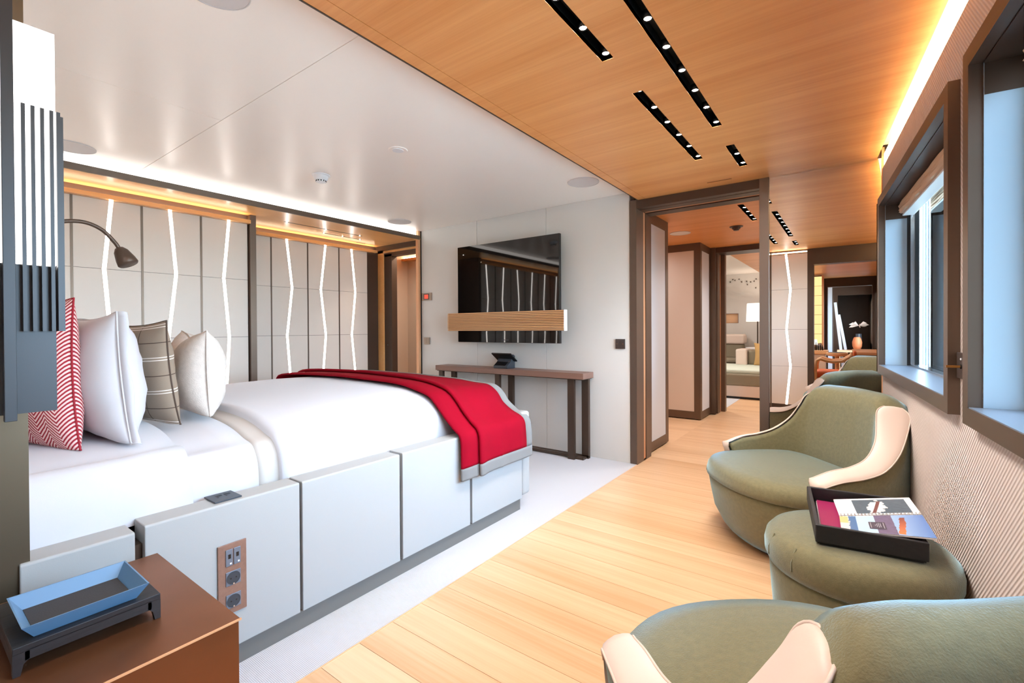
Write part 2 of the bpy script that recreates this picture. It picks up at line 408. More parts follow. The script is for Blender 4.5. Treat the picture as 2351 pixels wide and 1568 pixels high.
def plate(x0, x1, y0, y1, z0, z1, holes):
    """flat plate with rectangular holes (hx0,hx1,hy0,hy1), one clean mesh"""
    xs = sorted({x0, x1, *[h[0] for h in holes], *[h[1] for h in holes]}); ys = sorted({y0, y1, *[h[2] for h in holes], *[h[3] for h in holes]})
    xs = [x for x in xs if x0 <= x <= x1]; ys = [y for y in ys if y0 <= y <= y1]
    b = MB()
    for i in range(len(xs)-1):
        run = None
        for j in range(len(ys)-1):
            cx, cy = (xs[i]+xs[i+1])/2, (ys[j]+ys[j+1])/2
            solid = not any(h[0] < cx < h[1] and h[2] < cy < h[3] for h in holes)
            if solid and run is None: run = ys[j]
            if run is not None and (not solid or j == len(ys)-2):
                b.box(xs[i], xs[i+1], run, ys[j+1] if solid else ys[j], z0, z1); run = None
    return b

# ------------------------------------------------------------------ structure: floor, carpet
ZC, ZW, YW, XE = 2.15, 2.225, 3.65, -1.412
struct('floor', MB().box(-6.2, .60, -9.2, 13.0, -.12, -.012), 'oak_floor')
FL = bpy.data.objects['floor']
pw = .1475
pm = MB().box(XE, .56, .0008, pw-.0008, -.012, 0)
first = None
n0 = int((-5.0)/pw)
for k in range(n0, int(11.9/pw)):
    y = 2.035+(k-int(2.035/pw))*pw
    if first is None:
        first = pm.build('plank', 'oak_floor', FL); first.location = (0, y, 0); o = first
    else:
        o = first.copy(); COL.objects.link(o); o.location = (0, y, 0)
struct('floor_carpeted', MB().box(-6.0, XE-.004, -.1, YW, -.012, .004), 'carpet')
struct('trim_1', MB().box(XE-.004, XE, .0, YW, -.012, .002), 'oak_light')

# ------------------------------------------------------------------ ceilings
SLOTS = [(-.784, -.737, .705, 1.677), (-.584, -.537, 1.143, 2.564), (-.784, -.737, 1.982, 3.0), (-.584, -.538, 2.87, 3.291), (-.584, -.537, .45, .81)]
SLOTS2 = [(-.784, -.737, 4.30, 5.03), (-.784, -.737, 5.50, 6.25)]
VENTS = [(-.838, -.676, 3.512, 3.530)]
struct('ceiling', plate(-1.332, .30, -.6, YW+.35, ZC, ZC+.02, SLOTS+VENTS), 'oak_ceiling')
def cut_right():
    # the oak ceiling ends at the angled cove; trim the plate along the wall
    o = bpy.data.objects['ceiling']; b = bmesh.new(); b.from_mesh(o.data)
    p = wp(0, .025, 0)
    bmesh.ops.bisect_plane(b, geom=b.verts[:]+b.edges[:]+b.faces[:], plane_co=p, plane_no=-NV, clear_outer=True)
    b.to_mesh(o.data); b.free()
cut_right()
CE = bpy.data.objects['ceiling']
MB().box(-1.395, -1.335, -.6, YW+.02, ZC, ZC+.02).build('border_board', 'oak_ceiling', CE)
struct('trim_2', MB().box(-1.402, -1.396, -.6, YW, ZC-.002, ZW+.02), 'bronze_dark')
# white ceiling in panels with hairline joints
struct('ceiling_white', MB().box(-4.02, -1.402, -.6, YW, ZW+.008, ZW+.05), 'white_ceiling')
CW = bpy.data.objects['ceiling_white']
for x0, x1, y0, y1 in ((-4.0, -2.699, -.6, 1.086), (-2.696, -1.402, -.6, 1.086), (-4.0, -1.402, 1.089, YW)):
    MB().box(x0, x1, y0, y1, ZW, ZW+.008).build('ceiling_panel', 'white_ceiling', CW)

def downlights(slots, label):
    for i, (x0, x1, y0, y1) in enumerate(slots):
        t = thing('downlight_track', label[i], 'light', ((x0+x1)/2, (y0+y1)/2, ZC), 'recessed black downlight tracks')
        h = MB(); h.box(x0-.004, x1+.004, y0-.004, y1+.004, ZC+.055, ZC+.06)
        h.box(x0-.003, x0, y0, y1, ZC+.001, ZC+.06); h.box(x1, x1+.003, y0, y1, ZC+.001, ZC+.06)
        h.box(x0, x1, y0-.003, y0, ZC+.001, ZC+.06); h.box(x0, x1, y1, y1+.003, ZC+.001, ZC+.06)
        h.build('housing', 'black', t)
        n = max(2, int(round((y1-y0-.04)/.195))+1)
        for k in range(n):
            y = y0+.02+(y1-y0-.04)*k/(n-1); x = (x0+x1)/2
            MB().lathe([(.004, .05), (.022, .05), (.017, .028), (.013, .028), (.013, .04), (.004, .04)], (x, y, ZC-.014), 16).build('lamp_ring', 'black', t, smooth=True)
            MB().lathe([(.0005, .018), (.0125, .018), (.0125, .022), (.0005, .022)], (x, y, ZC-.002), 14).build('led_lens', 'led_spot', t)
            lamp('SPOT', (x, y, ZC-.004), LED_W*(1.7 if 1.9 < y < 3.5 else 1.0), (1, .93, .86), .012, (0, 0, 0), angle=2.2)
LED_W = 6.0
downlights(SLOTS, ['black downlight track cut by the top photo edge, on the row nearer the white ceiling', 'longest black downlight track with five lit spots, running off the top of the photo',
                   'black track of six lit spots nearest the television wall on its left row', 'shortest black downlight track, with two lit spots above the mirror', 'short downlight track above the doorway behind the camera'])
downlights(SLOTS2, ['black downlight track seen through the doorway, nearer one', 'black downlight track seen through the doorway, farther one'])
o = thing('ceiling_vent', 'thin black slot vent in the oak ceiling above the door header', 'vent', (-.757, 3.521, ZC))
MB().box(-.838, -.676, 3.512, 3.530, ZC+.012, ZC+.018).build('vent_box', 'black', o)
MB().box(-.838, -.676, 3.520, 3.522, ZC+.001, ZC+.012).build('vent_blade', 'dark_grey', o)

def speaker(x, y, z, r, label):
    t = thing('ceiling_speaker', label, 'speaker', (x, y, z), 'round flush ceiling speakers')
    MB().lathe([(.001, -.004), (r-.004, -.004), (r-.004, 0), (.001, 0)], (x, y, z), 40).build('grille', 'speaker_cloth', t)
    MB().lathe([(r-.004, -.006), (r, -.005), (r, 0), (r-.004, 0), (r-.004, -.006)], (x, y, z), 40, None, False).build('rim', 'speaker_cloth', t, smooth=False)
speaker(-1.667, .655, ZW, .105, 'round ceiling speaker cut off by the top edge, above the bed')
speaker(-3.79, .70, ZW, .115, 'round ceiling speaker partly behind the lit wall lantern')
speaker(-3.755, 3.185, ZW, .118, 'small looking round ceiling speaker next to the bright cove')
speaker(-1.645, 3.175, ZW, .118, 'round ceiling speaker beside the oak ceiling near the television wall')
t = thing('smoke_detector', 'white domed smoke detector with dark vents on the white ceiling', 'smoke detector', (-3.077, 1.893, ZW-.06))
MB().lathe([(.001, 0), (.062, 0), (.062, -.006), (.052, -.008), (.001, -.008)], (-3.077, 1.893, ZW), 32).build('mounting_ring', 'white_plastic', t)
MB().lathe([(.001, -.008), (.05, -.008), (.048, -.026), (.040, -.038), (.034, -.04), (.034, -.05), (.02, -.056), (.001, -.056)], (-3.077, 1.893, ZW), 32).build('dome', 'white_plastic', t)
for k in range(12):
    a = 2*PI*k/12; MB().box(-.004, .004, .033, .036, -.0495, -.0405, Matrix.Translation((-3.077, 1.893, ZW)) @ Matrix.Rotation(a, 4, 'Z')).build('vent_slit', 'black', t)
t = thing('sprinkler_cover', 'flat white round sprinkler cover on the ceiling above the bed', 'sprinkler', (-2.267, 1.915, ZW))
MB().lathe([(.001, -.004), (.055, -.004), (.058, 0), (.001, 0)], (-2.267, 1.915, ZW), 32).build('plate', 'white_ceiling', t)
MB().lathe([(.001, -.007), (.034, -.007), (.034, -.0035), (.001, -.0035)], (-2.267, 1.915, ZW), 28).build('cap', 'white_plastic', t)

# ------------------------------------------------------------------ left wall: fascia, cove, soffit, zigzag light panels
X1, X2, YS = -4.28, -4.70, 1.955      # planes of the two panel runs, step between them
ZS, ZP = 2.125, 2.045
struct('wall_left', MB().box(-5.1, X2-.012, -.6, YW, 0, 2.4).box(X2-.012, X1-.012, -.6, YS, 0, 2.4), 'bronze_dark')
WL = bpy.data.objects['wall_left']
struct('trim_3', MB().box(-3.94, -3.925, -.6, YW-.03, ZS, 2.168), 'bronze')
struct('trim_4', MB().box(-4.75, -3.941, -.6, YW, ZS, ZS+.02), 'oak_soffit')
struct('trim_5', MB().box(-4.02, -3.941, -.6, YW-.03, 2.145, 2.163), 'bronze_dark')
t = thing('cove_light', 'bright white cove light strip along the left ceiling edge', 'light', (-3.97, 1.5, 2.17))
MB().box(-3.975, -3.965, -.55, YW-.05, 2.166, 2.222).build('diffuser', 'led_cove', t)
MB().box(-3.99, -3.976, -.55, YW-.05, 2.164, 2.224).build('backing', 'bronze_dark', t)
for X, y0, y1, lab in ((X1, -.5, YS-.02, 'warm glowing strip above the nearer zigzag wall panels'), (X2, YS+.04, 3.60, 'warm glowing strip above the farther zigzag wall panels')):
    struct('trim_6', MB().box(X, X+.05, y0, y1, ZP, ZP+.012).box(X+.042, X+.05, y0, y1, ZP+.012, ZP+.030), 'oak_soffit')
    t = thing('cove_light', lab, 'light', (X+.02, (y0+y1)/2, ZP+.02))
    MB().box(X+.005, X+.036, y0+.02, y1-.02, ZP+.014, ZP+.028).build('diffuser', 'led_warm', t)
ZT = [.06, .565, 1.058, 1.555, ZP]
def zig_run(X, ys, zigs, parent, wid=.024, axis='x', sgn=1):
    """panels between joints ys, zigzag of light through each panel (positions per level)"""
    for i in range(len(ys)-1):
        y0, y1 = ys[i]+.007, ys[i+1]-.007
        zg = zigs[i] if i < len(zigs) else None
        for k in range(4):
            z0, z1 = ZT[k]+.0015, ZT[k+1]-.0015
            def poly(pts, nm, m, d0, d1, bv=0):
                if axis == 'x': b = MB().prism(pts, 'x', X+d0, X+sgn*d1)
                else: b = MB().prism(pts, 'y', X+d0, X+sgn*d1)
                return b.build(nm, m, parent, bevel=bv)
            if zg is None: poly([(y0, z0), (y1, z0), (y1, z1), (y0, z1)], 'wall_panel', 'wall_panel', -.012, 0); continue
            a0, a1 = zg[k], zg[k+1]; h = wid/2
            if y0 < a0-h-.002 : poly([(y0, z0), (a0-h, z0), (a1-h, z1), (y0, z1)], 'wall_panel', 'wall_panel', -.012, 0)
            poly([(a0+h, z0), (y1, z0), (y1, z1), (a1+h, z1)], 'wall_panel', 'wall_panel', -.012, 0)
            poly([(a0-h+.001, ZT[k]), (a0+h-.001, ZT[k]), (a1+h-.001, ZT[k+1]), (a1-h+.001, ZT[k+1])], 'light_strip', 'led_white', -.010, -.001)
A1 = [-.372, .012, .397, .787, 1.176, 1.567, YS-.022]

zr1 = [[-.21, -.17, -.21, -.17, -.21], [.18, .22, .18, .22, .18], [.57, .61, .57, .61, .57], [.955, 1.0, .955+.035, .957, .998], [1.39, 1.345, 1.34, 1.39, 1.352], [1.73, 1.78, 1.771, 1.732, 1.776]]
zr1[3] = [.957, .995, .99, .957, 1.0]; zr1[4] = [1.39, 1.355, 1.338, 1.392, 1.355]; zr1[5] = [1.74, 1.745, 1.774, 1.735, 1.778]
zig_run(X1, A1, zr1, WL)
for y in A1[:-1]: MB().box(X1-.012, X1+.004, y-.007, y+.007, .06, ZP).build('joint_strip', 'bronze', WL)
A2 = [YS+.045, 2.341, 2.729, 3.105, 3.49]
zr2 = [None, [2.50, 2.535, 2.50, 2.556, 2.502], [2.94, 2.895, 2.936, 2.88, 2.938], [3.27, 3.315, 3.267, 3.318, 3.27]]
zig_run(X2, A2, zr2, WL)
for y in A2[1:-1]: MB().box(X2-.012, X2+.004, y-.006, y+.006, .06, ZP).build('joint_strip', 'bronze', WL)
struct('trim_7', MB().box(X2-.01, X1+.035, YS-.02, YS+.03, 0, ZS), 'bronze')
struct('baseboard_left', MB().box(X1-.012, X1+.003, -.5, YS-.02, 0, .06).box(X2-.012, X2+.003, YS+.03, YW-.1, 0, .06), 'bronze_dark')
# slots in the soffit
for i, (x, y0, y1, lab) in enumerate(((-4.27, 2.25, 3.10, 'long thin black slot with tiny lights in the oak soffit'), (-4.45, 2.75, 3.22, 'shorter thin black slot in the oak soffit'), (-4.62, 3.28, 3.40, 'tiny black vent slot in the oak soffit by the left doorway'))):
    t = thing('soffit_slot', lab, 'light' if i < 2 else 'vent', (x, (y0+y1)/2, ZS))
    MB().box(x-.007, x+.007, y0, y1, ZS-.002, ZS-.0005).build('slot_plate', 'black', t)
    if i < 2:
        for f in (.03, .5, .97): MB().lathe([(.0005, -.004), (.005, -.004), (.005, -.002), (.0005, -.002)], (x, y0+(y1-y0)*f, ZS), 10).build('led_lens', 'led_spot', t)

# ------------------------------------------------------------------ far wall (television wall) with left doorway, portal and mirror
WF = MB().box(-3.94, -1.47, YW+.012, YW+.09, 0, 2.4)
struct('wall_far', WF, 'wall_fabric'); WF = bpy.data.objects['wall_far']
for x0, x1 in ((-3.935, -3.114), (-3.111, -2.279), (-2.276, -1.472)):
    MB().box(x0, x1, YW, YW+.012, .004, ZW).build('fabric_panel', 'wall_fabric', WF, bevel=.0015)
struct('trim_8', MB().box(-3.985, -3.943, YW-.04, YW+.1, 0, ZW), 'copper_strip')
struct('trim_9', MB().box(-3.943, -3.936, YW-.01, YW+.1, 0, ZW), 'black')
# left doorway
D1 = MB(); D1.box(-4.90, -4.735, YW-.03, YW+.02, 0, ZS)
D1.box(-4.735, -4.62, YW+.05, YW+.07, 0, 2.06)
struct('door_1', D1.box(-4.9, -3.985, YW-.03, YW+.02, 2.07, ZS), 'bronze_dark'); DO = bpy.data.objects['door_1']
MB().box(-4.735, -4.615, YW+.005, YW+.05, 0, 2.07).build('jamb_reveal', 'oak_soffit', DO)
MB().box(-4.615, -4.475, YW+.02, YW+.10, 0, 2.03).build('jamb', 'bronze_dark', DO)
MB().box(-4.735, -3.985, YW+.005, YW+.05, 2.045, 2.07).build('header_reveal', 'oak_soffit', DO)
MB().box(-4.735, -3.985, YW+.02, YW+.10, 2.0, 2.045).build('header', 'bronze_dark', DO)
for x in (-4.80, -4.55): MB().lathe([(.0005, 0), (.008, 0), (.008, .006), (.0005, .006)], (0, 0, 0), 12, Matrix.Translation((x, YW-.031 if x < -4.7 else YW+.019, .93)) @ Matrix.Rotation(PI/2, 4, 'X')).build('latch_pin', 'chrome', DO)
struct('wall_corridor', MB().box(-6.2, -3.2, 4.55, 4.62, 0, 2.4).box(-5.3, -5.2, YW+.1, 4.6, 0, 2.4).box(-3.4, -3.3, YW+.1, 4.6, 0, 2.4), 'wall_panel')
struct('ceiling_corridor', MB().box(-5.3, -3.3, YW+.09, 4.30, 2.16, 2.2), 'oak_soffit')
struct('ceiling_corridor_rear', MB().box(-5.3, -3.3, 4.3, 4.6, 2.26, 2.3), 'oak_soffit')
t = thing('cove_light', 'orange glow of a cove strip seen through the left doorway', 'light', (-4.2, 4.5, 2.1))
MB().box(-5.2, -3.4, 4.49, 4.51, 2.125, 2.14).build('diffuser', 'led_warm', t)
MB().box(-5.2, -3.4, 4.44, 4.54, 2.09, 2.122).build('trough', 'oak_soffit', t)

# portal to the next room
PT = MB(); PT.box(-1.468, -1.412, YW-.006, YW+.09, 0, ZW-.07)
struct('door_2', PT, 'bronze'); P2 = bpy.data.objects['door_2']
MB().box(-1.468, -1.412, YW+.09, 3.80, 0, 2.09).build('jamb', 'bronze', P2)
MB().box(-1.468, -1.420, 3.80, 3.86, 0.01, 2.09).build('jamb_reveal', 'copper_strip', P2)
MB().box(-1.468, -1.412, 3.86, 3.975, 0, 2.09).build('jamb', 'bronze', P2)
MB().box(-1.412, -.462, YW-.006, YW+.06, 2.085, ZC).build('header', 'bronze_dark', P2)
MB().box(-1.412, -.462, YW+.06, 3.80, 2.083, ZC).build('header', 'bronze_dark', P2)
MB().box(-1.412, -.462, 3.80, 3.86, 2.092, ZC).build('header_reveal', 'copper_strip', P2)
MB().box(-1.412, -.462, 3.86, 3.975, 2.083, ZC).build('header', 'bronze_dark', P2)
struct('trim_10', MB().box(-.522, -.462, YW-.012, YW+.05, 0, ZC), 'bronze_post', bevel=.002)
# mirror filling the bulkhead to the right of the post
t = thing('mirror_panel', 'tall wall mirror between the bronze post and the window wall', 'mirror', (-.15, YW+.003, 0))
MB().box(-.461, .147, YW, YW+.004, .004, ZC-.001).build('mirror_glass', 'mirror', t)
MB().box(-.461, .25, YW+.004, YW+.02, .0, ZC+.05).build('backing', 'bronze_dark', t)
struct('trim_11', MB().box(.146, .160, YW-.012, YW+.004, 0, ZC+.06), 'copper_strip')
struct('wall_partition', MB().box(-.50, .20, YW+.02, YW+.09, 0, 2.4), 'bronze_dark')

# ------------------------------------------------------------------ right wall, windows, cove
def wbox(b, t0, t1, n0, n1, z0, z1):
    return b.box(-n1, -n0, t0, t1, z0, z1, WROT)
ZR = 2.083
def right_wall():
    ts = [-.7, WINS[1][0], WINS[1][1], WINS[0][0], WINS[0][1], 3.66]
    b = MB()
    def lb(t0, t1, z0, z1): b.box(0, .11, t0, t1, z0, z1)
    lb(ts[0], ts[1], 0, ZR); lb(ts[2], ts[3], 0, ZR); lb(ts[4], ts[5], 0, ZR)
    for a, c in WINS: lb(a, c, 0, WZ[0]); lb(a, c, WZ[1], ZR)
    o = b.build('wall_right', 'ribs', None, kind='structure'); o.matrix_world = WROT
    for a, c in ((-.7, 2.336), (2.339, 3.66)): pass
    return o
WR = right_wall()
b = MB(); wbox(b, -.7, 3.66, -.16, -.11, 0, .85); wbox(b, -.7, 3.66, -.16, -.11, 1.87, 2.3); wbox(b, -.7, .52, -.16, -.11, .85, 1.87); wbox(b, 1.80, 2.06, -.16, -.11, .85, 1.87); wbox(b, 3.55, 3.66, -.16, -.11, .85, 1.87)
struct('wall_outer', b, 'wall_panel')
b = MB(); wbox(b, -.6, 3.66, -.16, -.10, 2.28, 2.46); wbox(b, -.6, 3.64, -.075, -.06, ZR-.01, 2.24); wbox(b, -.6, 3.64, -.07, .03, 2.22, 2.24); struct('trim_12', b, 'white_ceiling')
t = thing('cove_light', 'long warm glowing cove strip between oak ceiling and window wall', 'light', wp(1.6, -.03, ZR))
b = MB(); wbox(b, -.55, 3.62, -.012, -.004, ZR+.004, ZC+.01); b.build('diffuser', 'led_right', t)
for i, (a, c) in enumerate(WINS):
    z0, z1 = WZ
    b = MB(); fw = .05
    wbox(b, a-fw, a, -.002, .03, z0-fw, z1+fw); wbox(b, c, c+fw, -.002, .03, z0-fw, z1+fw)
    wbox(b, a, c, -.002, .03, z0-fw, z0); wbox(b, a, c, -.002, .03, z1, z1+fw)
    fr = b.build('window_%d' % (i+1), 'bronze', None, kind='structure')
    def part(nm, m, *boxes):
        q = MB()
        for bb in boxes: wbox(q, *bb)
        return q.build(nm, m, fr)
    part('sill', 'sill_dark', (a+.003, c-.003, -.155, .0285, z0-.004, z0+.003))
    part('reveal', 'sill_grey', (a-.002, a+.003, -.155, -.001, z0, z1)); part('reveal', 'sill_grey', (c-.003, c+.002, -.155, -.001, z0, z1))
    part('reveal_head_and_shade', 'bronze_dark', (a, c, -.155, -.001, z1-.004, z1+.002))
    part('reveal_head_and_shade', 'bronze_dark', (a, a+.0045, -.10, -.002, z1-.09, z1-.004), (c-.0045, c, -.10, -.002, z1-.09, z1-.004))  # dark plates on the jamb tops paint in the blind's shade
    part('casement', 'chrome', (c-.03, c, -.150, -.112, z0, z1), (a, a+.03, -.150, -.112, z0, z1), (a+.03, c-.03, -.150, -.112, z0, z0+.012), (a+.03, c-.03, -.150, -.112, z1-.03, z1))
    part('casement_seal', 'black', (c-.004, c, -.112, -.100, z0, z1), (c-.036, c-.030, -.150, -.13, z0, z1))
    part('pane', 'glass', (a+.03, c-.036, -.162, -.156, z0, z1))
# roman blinds
for i, (t0, t1, lab) in enumerate(((2.12, 3.50, 'folded beige roman blind at the top of the far window'), (.56, 1.72, 'folded beige roman blind at the top of the near window, cut by the photo edge'))):
    o = thing('roman_blind', lab, 'blind', wp((t0+t1)/2, -.09, 1.76), 'folded roman blinds')
    b = MB(); wbox(b, t0, t1, -.125, -.072, 1.752, 1.762); b.build('bottom_bar', 'white_plastic', o, bevel=.002)
    for k in range(4):
        b = MB(); zz0 = 1.762+k*.017
        pts = [(.060+.006*(k % 2), zz0), (.125, zz0+.002), (.125, zz0+.013), (.055+.006*(k % 2), zz0+.015), (.05+.004*k, zz0+.008)]
        nseg = 14; rings = []
        for j in range(nseg+1):
            tt = t0-.01*(k % 2)+(t1-t0+.02*(k % 2))*j/nseg; w = .004*math.sin(j*1.9+k*2)+.003*math.sin(j*4.1+k)
            rings.append([WROT @ Vector((p[0]+w*(p[0] < .1), tt, p[1]+w*.7)) for p in pts])
        b.rings(rings).build('fold', 'blind_cloth', o)
# switch with key on the ribbed wall
o = thing('wall_switch', 'dark wall plate with a brass key lever between the two windows', 'switch', wp(1.96, 0, .99))
b = MB(); wbox(b, 1.92, 2.005, 0.0, .010, .952, 1.032); b.build('plate', 'switch_dark', o, bevel=.002)
b = MB(); b.tube([wp(1.955, .01, .99), wp(1.955, .045, .99)], .004, 8); b.build('key_lever', 'brass', o)
MB().lathe([(.001, 0), (.007, 0), (.007, .003), (.001, .003)], (0, 0, 0), 12, WROT @ Matrix.Translation((-.010, 1.955, .99)) @ Matrix.Rotation(-PI/2, 4, 'Y')).build('key_hole', 'black', o)
b = MB(); wbox(b, 1.948, 1.962, .0095, .0115, 1.010, 1.016); b.build('indicator', 'text_grey', o)

# ------------------------------------------------------------------ far wall furniture: television, soundbar, console, dock, switches
t = thing('television', 'large black glossy flat television on the far wall', 'television', (-2.645, YW, .984))
MB().box(-3.24, -2.052, 3.500, 3.506, .986, 1.942).build('screen', 'tv_glass', t)
MB().box(-3.242, -2.050, 3.506, 3.535, .984, 1.944).build('bezel', 'black', t, bevel=.002)
MB().box(-2.85, -2.45, 3.535, YW, 1.25, 1.70).build('wall_mount', 'black', t)
MB().box(-2.685, -2.60, 3.4988, 3.4995, 1.006, 1.012).build('maker_mark', 'dark_grey', t)
t = thing('soundbar', 'ribbed oak soundbar mounted across the lower part of the television', 'soundbar', (-2.656, 3.46, 1.095))
MB().box(-3.335, -1.976, 3.457, 3.495, 1.096, 1.275).build('body', 'walnut', t, bevel=.002)
for k in range(12):
    z = 1.100+k*.0148; MB().box(-3.335, -1.976, 3.443+(.004 if k in (0, 11) else 0), 3.456, z, z+.0098).build('slat', 'oak_bar', t, bevel=.0015, seg=1)
MB().box(-1.976, -1.970, 3.445, 3.495, 1.095, 1.276).build('end_cap', 'white_plastic', t)
t = thing('console_table', 'narrow console table with brown top and dark paired legs under the television', 'table', (-2.65, 3.54, 0))
MB().box(-3.515, -1.795, 3.445, 3.635, .690, .740).build('tabletop', 'walnut', t, bevel=.002)
MB().box(-3.50, -1.81, 3.455, 3.63, .683, .690).build('apron', 'bronze_dark', t)
for xa, xb in ((-3.49, -3.435), (-2.745, -2.69), (-1.958, -1.895)):
    MB().box(xa, xb, 3.47, 3.50, 0, .684).build('leg', 'bronze_dark', t, bevel=.001)
    MB().box(xa+.085, xb+.085, 3.565, 3.60, 0, .684).build('leg', 'bronze_dark', t, bevel=.001)
MB().box(-3.49, -1.895, 3.505, 3.53, .012, .035).build('stretcher', 'bronze_dark', t)
MB().box(-3.40, -1.81, 3.565, 3.585, .012, .03).build('stretcher', 'bronze_dark', t)
for xa in (-3.49, -2.745, -1.945):
    MB().box(xa+.02, xa+.12, 3.50, 3.57, .004, .022).build('foot_rail', 'bronze_dark', t)
t = thing('control_dock', 'small black control tablet propped on its dock on the console table', 'tablet', (-2.68, 3.54, .740))
R_ = Matrix.Translation((-2.68, 3.535, .845)) @ Matrix.Rotation(-.62, 4, 'X')
b = MB(); b.box(-.115, .115, -.065, .065, -.006, .006, R_); b.build('tablet', 'black', t, bevel=.003)
b = MB(); b.box(-.105, .105, -.056, .056, .0062, .0068, R_); b.build('screen', 'tv_glass', t)
MB().prism([(3.475, .740), (3.60, .740), (3.60, .86), (3.575, .87), (3.53, .80), (3.475, .765)], 'x', -2.765, -2.60).build('dock', 'dark_grey', t, bevel=.004)
MB().prism([(3.478, .768), (3.525, .798), (3.523, .802), (3.476, .772)], 'x', -2.75, -2.63).build('keypad', 'black', t)
t = thing('wall_thermostat', 'small bronze wall plate with a red lit display by the left doorway', 'thermostat', (-3.845, YW, 1.48))
MB().box(-3.922, -3.768, YW-.012, YW-.0005, 1.437, 1.522).build('plate', 'switch_bronze', t, bevel=.002)
MB().box(-3.878, -3.818, YW-.014, YW-.012, 1.457, 1.503).build('display', 'red_led', t)
MB().box(-3.893, -3.803, YW-.0135, YW-.012, 1.447, 1.512).build('display_frame', 'switch_dark', t)
t = thing('wall_switch', 'bronze double switch plate on the far wall below the thermostat', 'switch', (-3.845, YW, .985))
MB().box(-3.888, -3.803, YW-.012, YW-.0005, .945, 1.025).build('plate', 'switch_bronze', t, bevel=.002)
for x in (-3.866, -3.825): MB().box(x-.016, x+.016, YW-.015, YW-.012, .957, 1.013).build('rocker', 'switch_bronze', t)
t = thing('wall_switch', 'dark square switch plate on the far wall beside the doorway', 'switch', (-1.552, YW, .985))
MB().box(-1.594, -1.511, YW-.012, YW-.0005, .943, 1.025).build('plate', 'switch_dark', t, bevel=.002)
for x in (-1.572, -1.533): MB().box(x-.016, x+.016, YW-.015, YW-.012, .955, 1.013).build('rocker', 'switch_dark', t)
for x in (-1.578, -1.527): MB().box(x-.003, x+.003, YW-.016, YW-.015, .982, .986).build('indicator', 'brass', t)

# ------------------------------------------------------------------ bed
BX0, BX1, BY0, BY1 = -3.62, -1.63, .20, 2.42
bed = thing('bed', 'large double bed on an off-white leather panelled platform', 'bed', (-2.6, 1.3, 0))
MB().box(BX0+.03, BX1-.018, BY0, 2.33, 0, .076).build('plinth', 'plinth_grey', bed, bevel=.004)
MB().box(BX0+.02, BX1-.022, BY0+.002, 2.335, .076, .50).build('base_core', 'bronze_dark', bed)
PAN = [(BY0-.0, .425, .545), (.447, .908, .555), (.918, 1.374, .555), (1.390, 1.846, .557), (1.863, 2.322, .557)]
for y0, y1, z in PAN:
    b = MB().prism([(BX1, .078), (BX1, z-.004), (BX1-.004, z), (BX1-.092, z), (BX1-.092, .45), (BX1-.02, .45), (BX1-.02, .078)], 'y', y0, y1)
    p = b.build('side_panel', 'white_leather', bed, bevel=.005, seg=2)
MB().box(BX0, BX0+.09, BY0, 2.32, .078, .55).build('side_panel', 'white_leather', bed, bevel=.004)
MB().box(BX0, BX1-.004, 2.335, BY1, .085, .60).build('footboard', 'white_leather', bed, bevel=.018, seg=3)
def bed_top(y):
    if y < .46: return .735
    return .735+.065*min(1, max(0, (y-.46)/.75))**.7
def prof(y, off=0.0, n=40):
    """(x,z) across the bed from its near side over the crown to the far side"""
    zt = bed_top(y)
    k = max(0, (y-1.75)/.6)
    near = [(-1.738-.05*k, .535), (-1.742-.06*k, .60), (-1.758-.065*k, .655-.02*k), (-1.80-.05*k, .705-.045*k), (-1.87-.03*k, zt-.052-.045*k), (-1.95, zt-.030-.038*k), (-2.06, zt-.013-.04*k), (-2.25, zt-.004-.04*k), (-2.6, zt-.04*k)]
    far = [(-5.22-x, z) for x, z in near[::-1][1:]]
    pts = near+far
    # smooth resample (catmull-rom)
    P = [Vector((x, z)) for x, z in pts]; out = []
    for i in range(len(P)-1):
        p0, p1, p2, p3 = P[max(i-1, 0)], P[i], P[i+1], P[min(i+2, len(P)-1)]
        for k in range(4):
            s = k/4; out.append(.5*((2*p1)+(p2-p0)*s+(2*p0-5*p1+4*p2-p3)*s*s+(3*p1-p0-3*p2+p3)*s**3))
    out.append(P[-1])
    if off:
        q = []
        for i, p in enumerate(out):
            d = out[min(i+1, len(out)-1)]-out[max(i-1, 0)]; d.normalize(); q.append(p+Vector((-d.y, d.x))*-off if False else p+Vector((d.y, -d.x))*(-off if d.x < 0 else -off))
        out = q
    return out
def loft_bed(ys, offs, wob=0.0, drop=None):
    rings = []
    for y, o in zip(ys, offs):
        pr = prof(y, o); row = []
        for i, p in enumerate(pr):
            w = wob*(noise.noise(Vector((p.x*3, y*3, p.y*4)))) if wob else 0
            z = p.y+w
            if drop: z = min(z, drop(y)) if z > .6 else z
            row.append(Vector((p.x+w*.6, y, z)))
        rings.append(row)
    return MB().rings(rings, cap=True, closed=False)
loft_bed([BY0+.01, .22, .3, .40, .46, .6], [-.018]*6, .005).build('mattress', 'linen_white', bed, smooth=True)
o = MB().box(-3.40, -1.90, .5, 2.15, .5, .64).build('mattress_core', 'linen_white', bed)
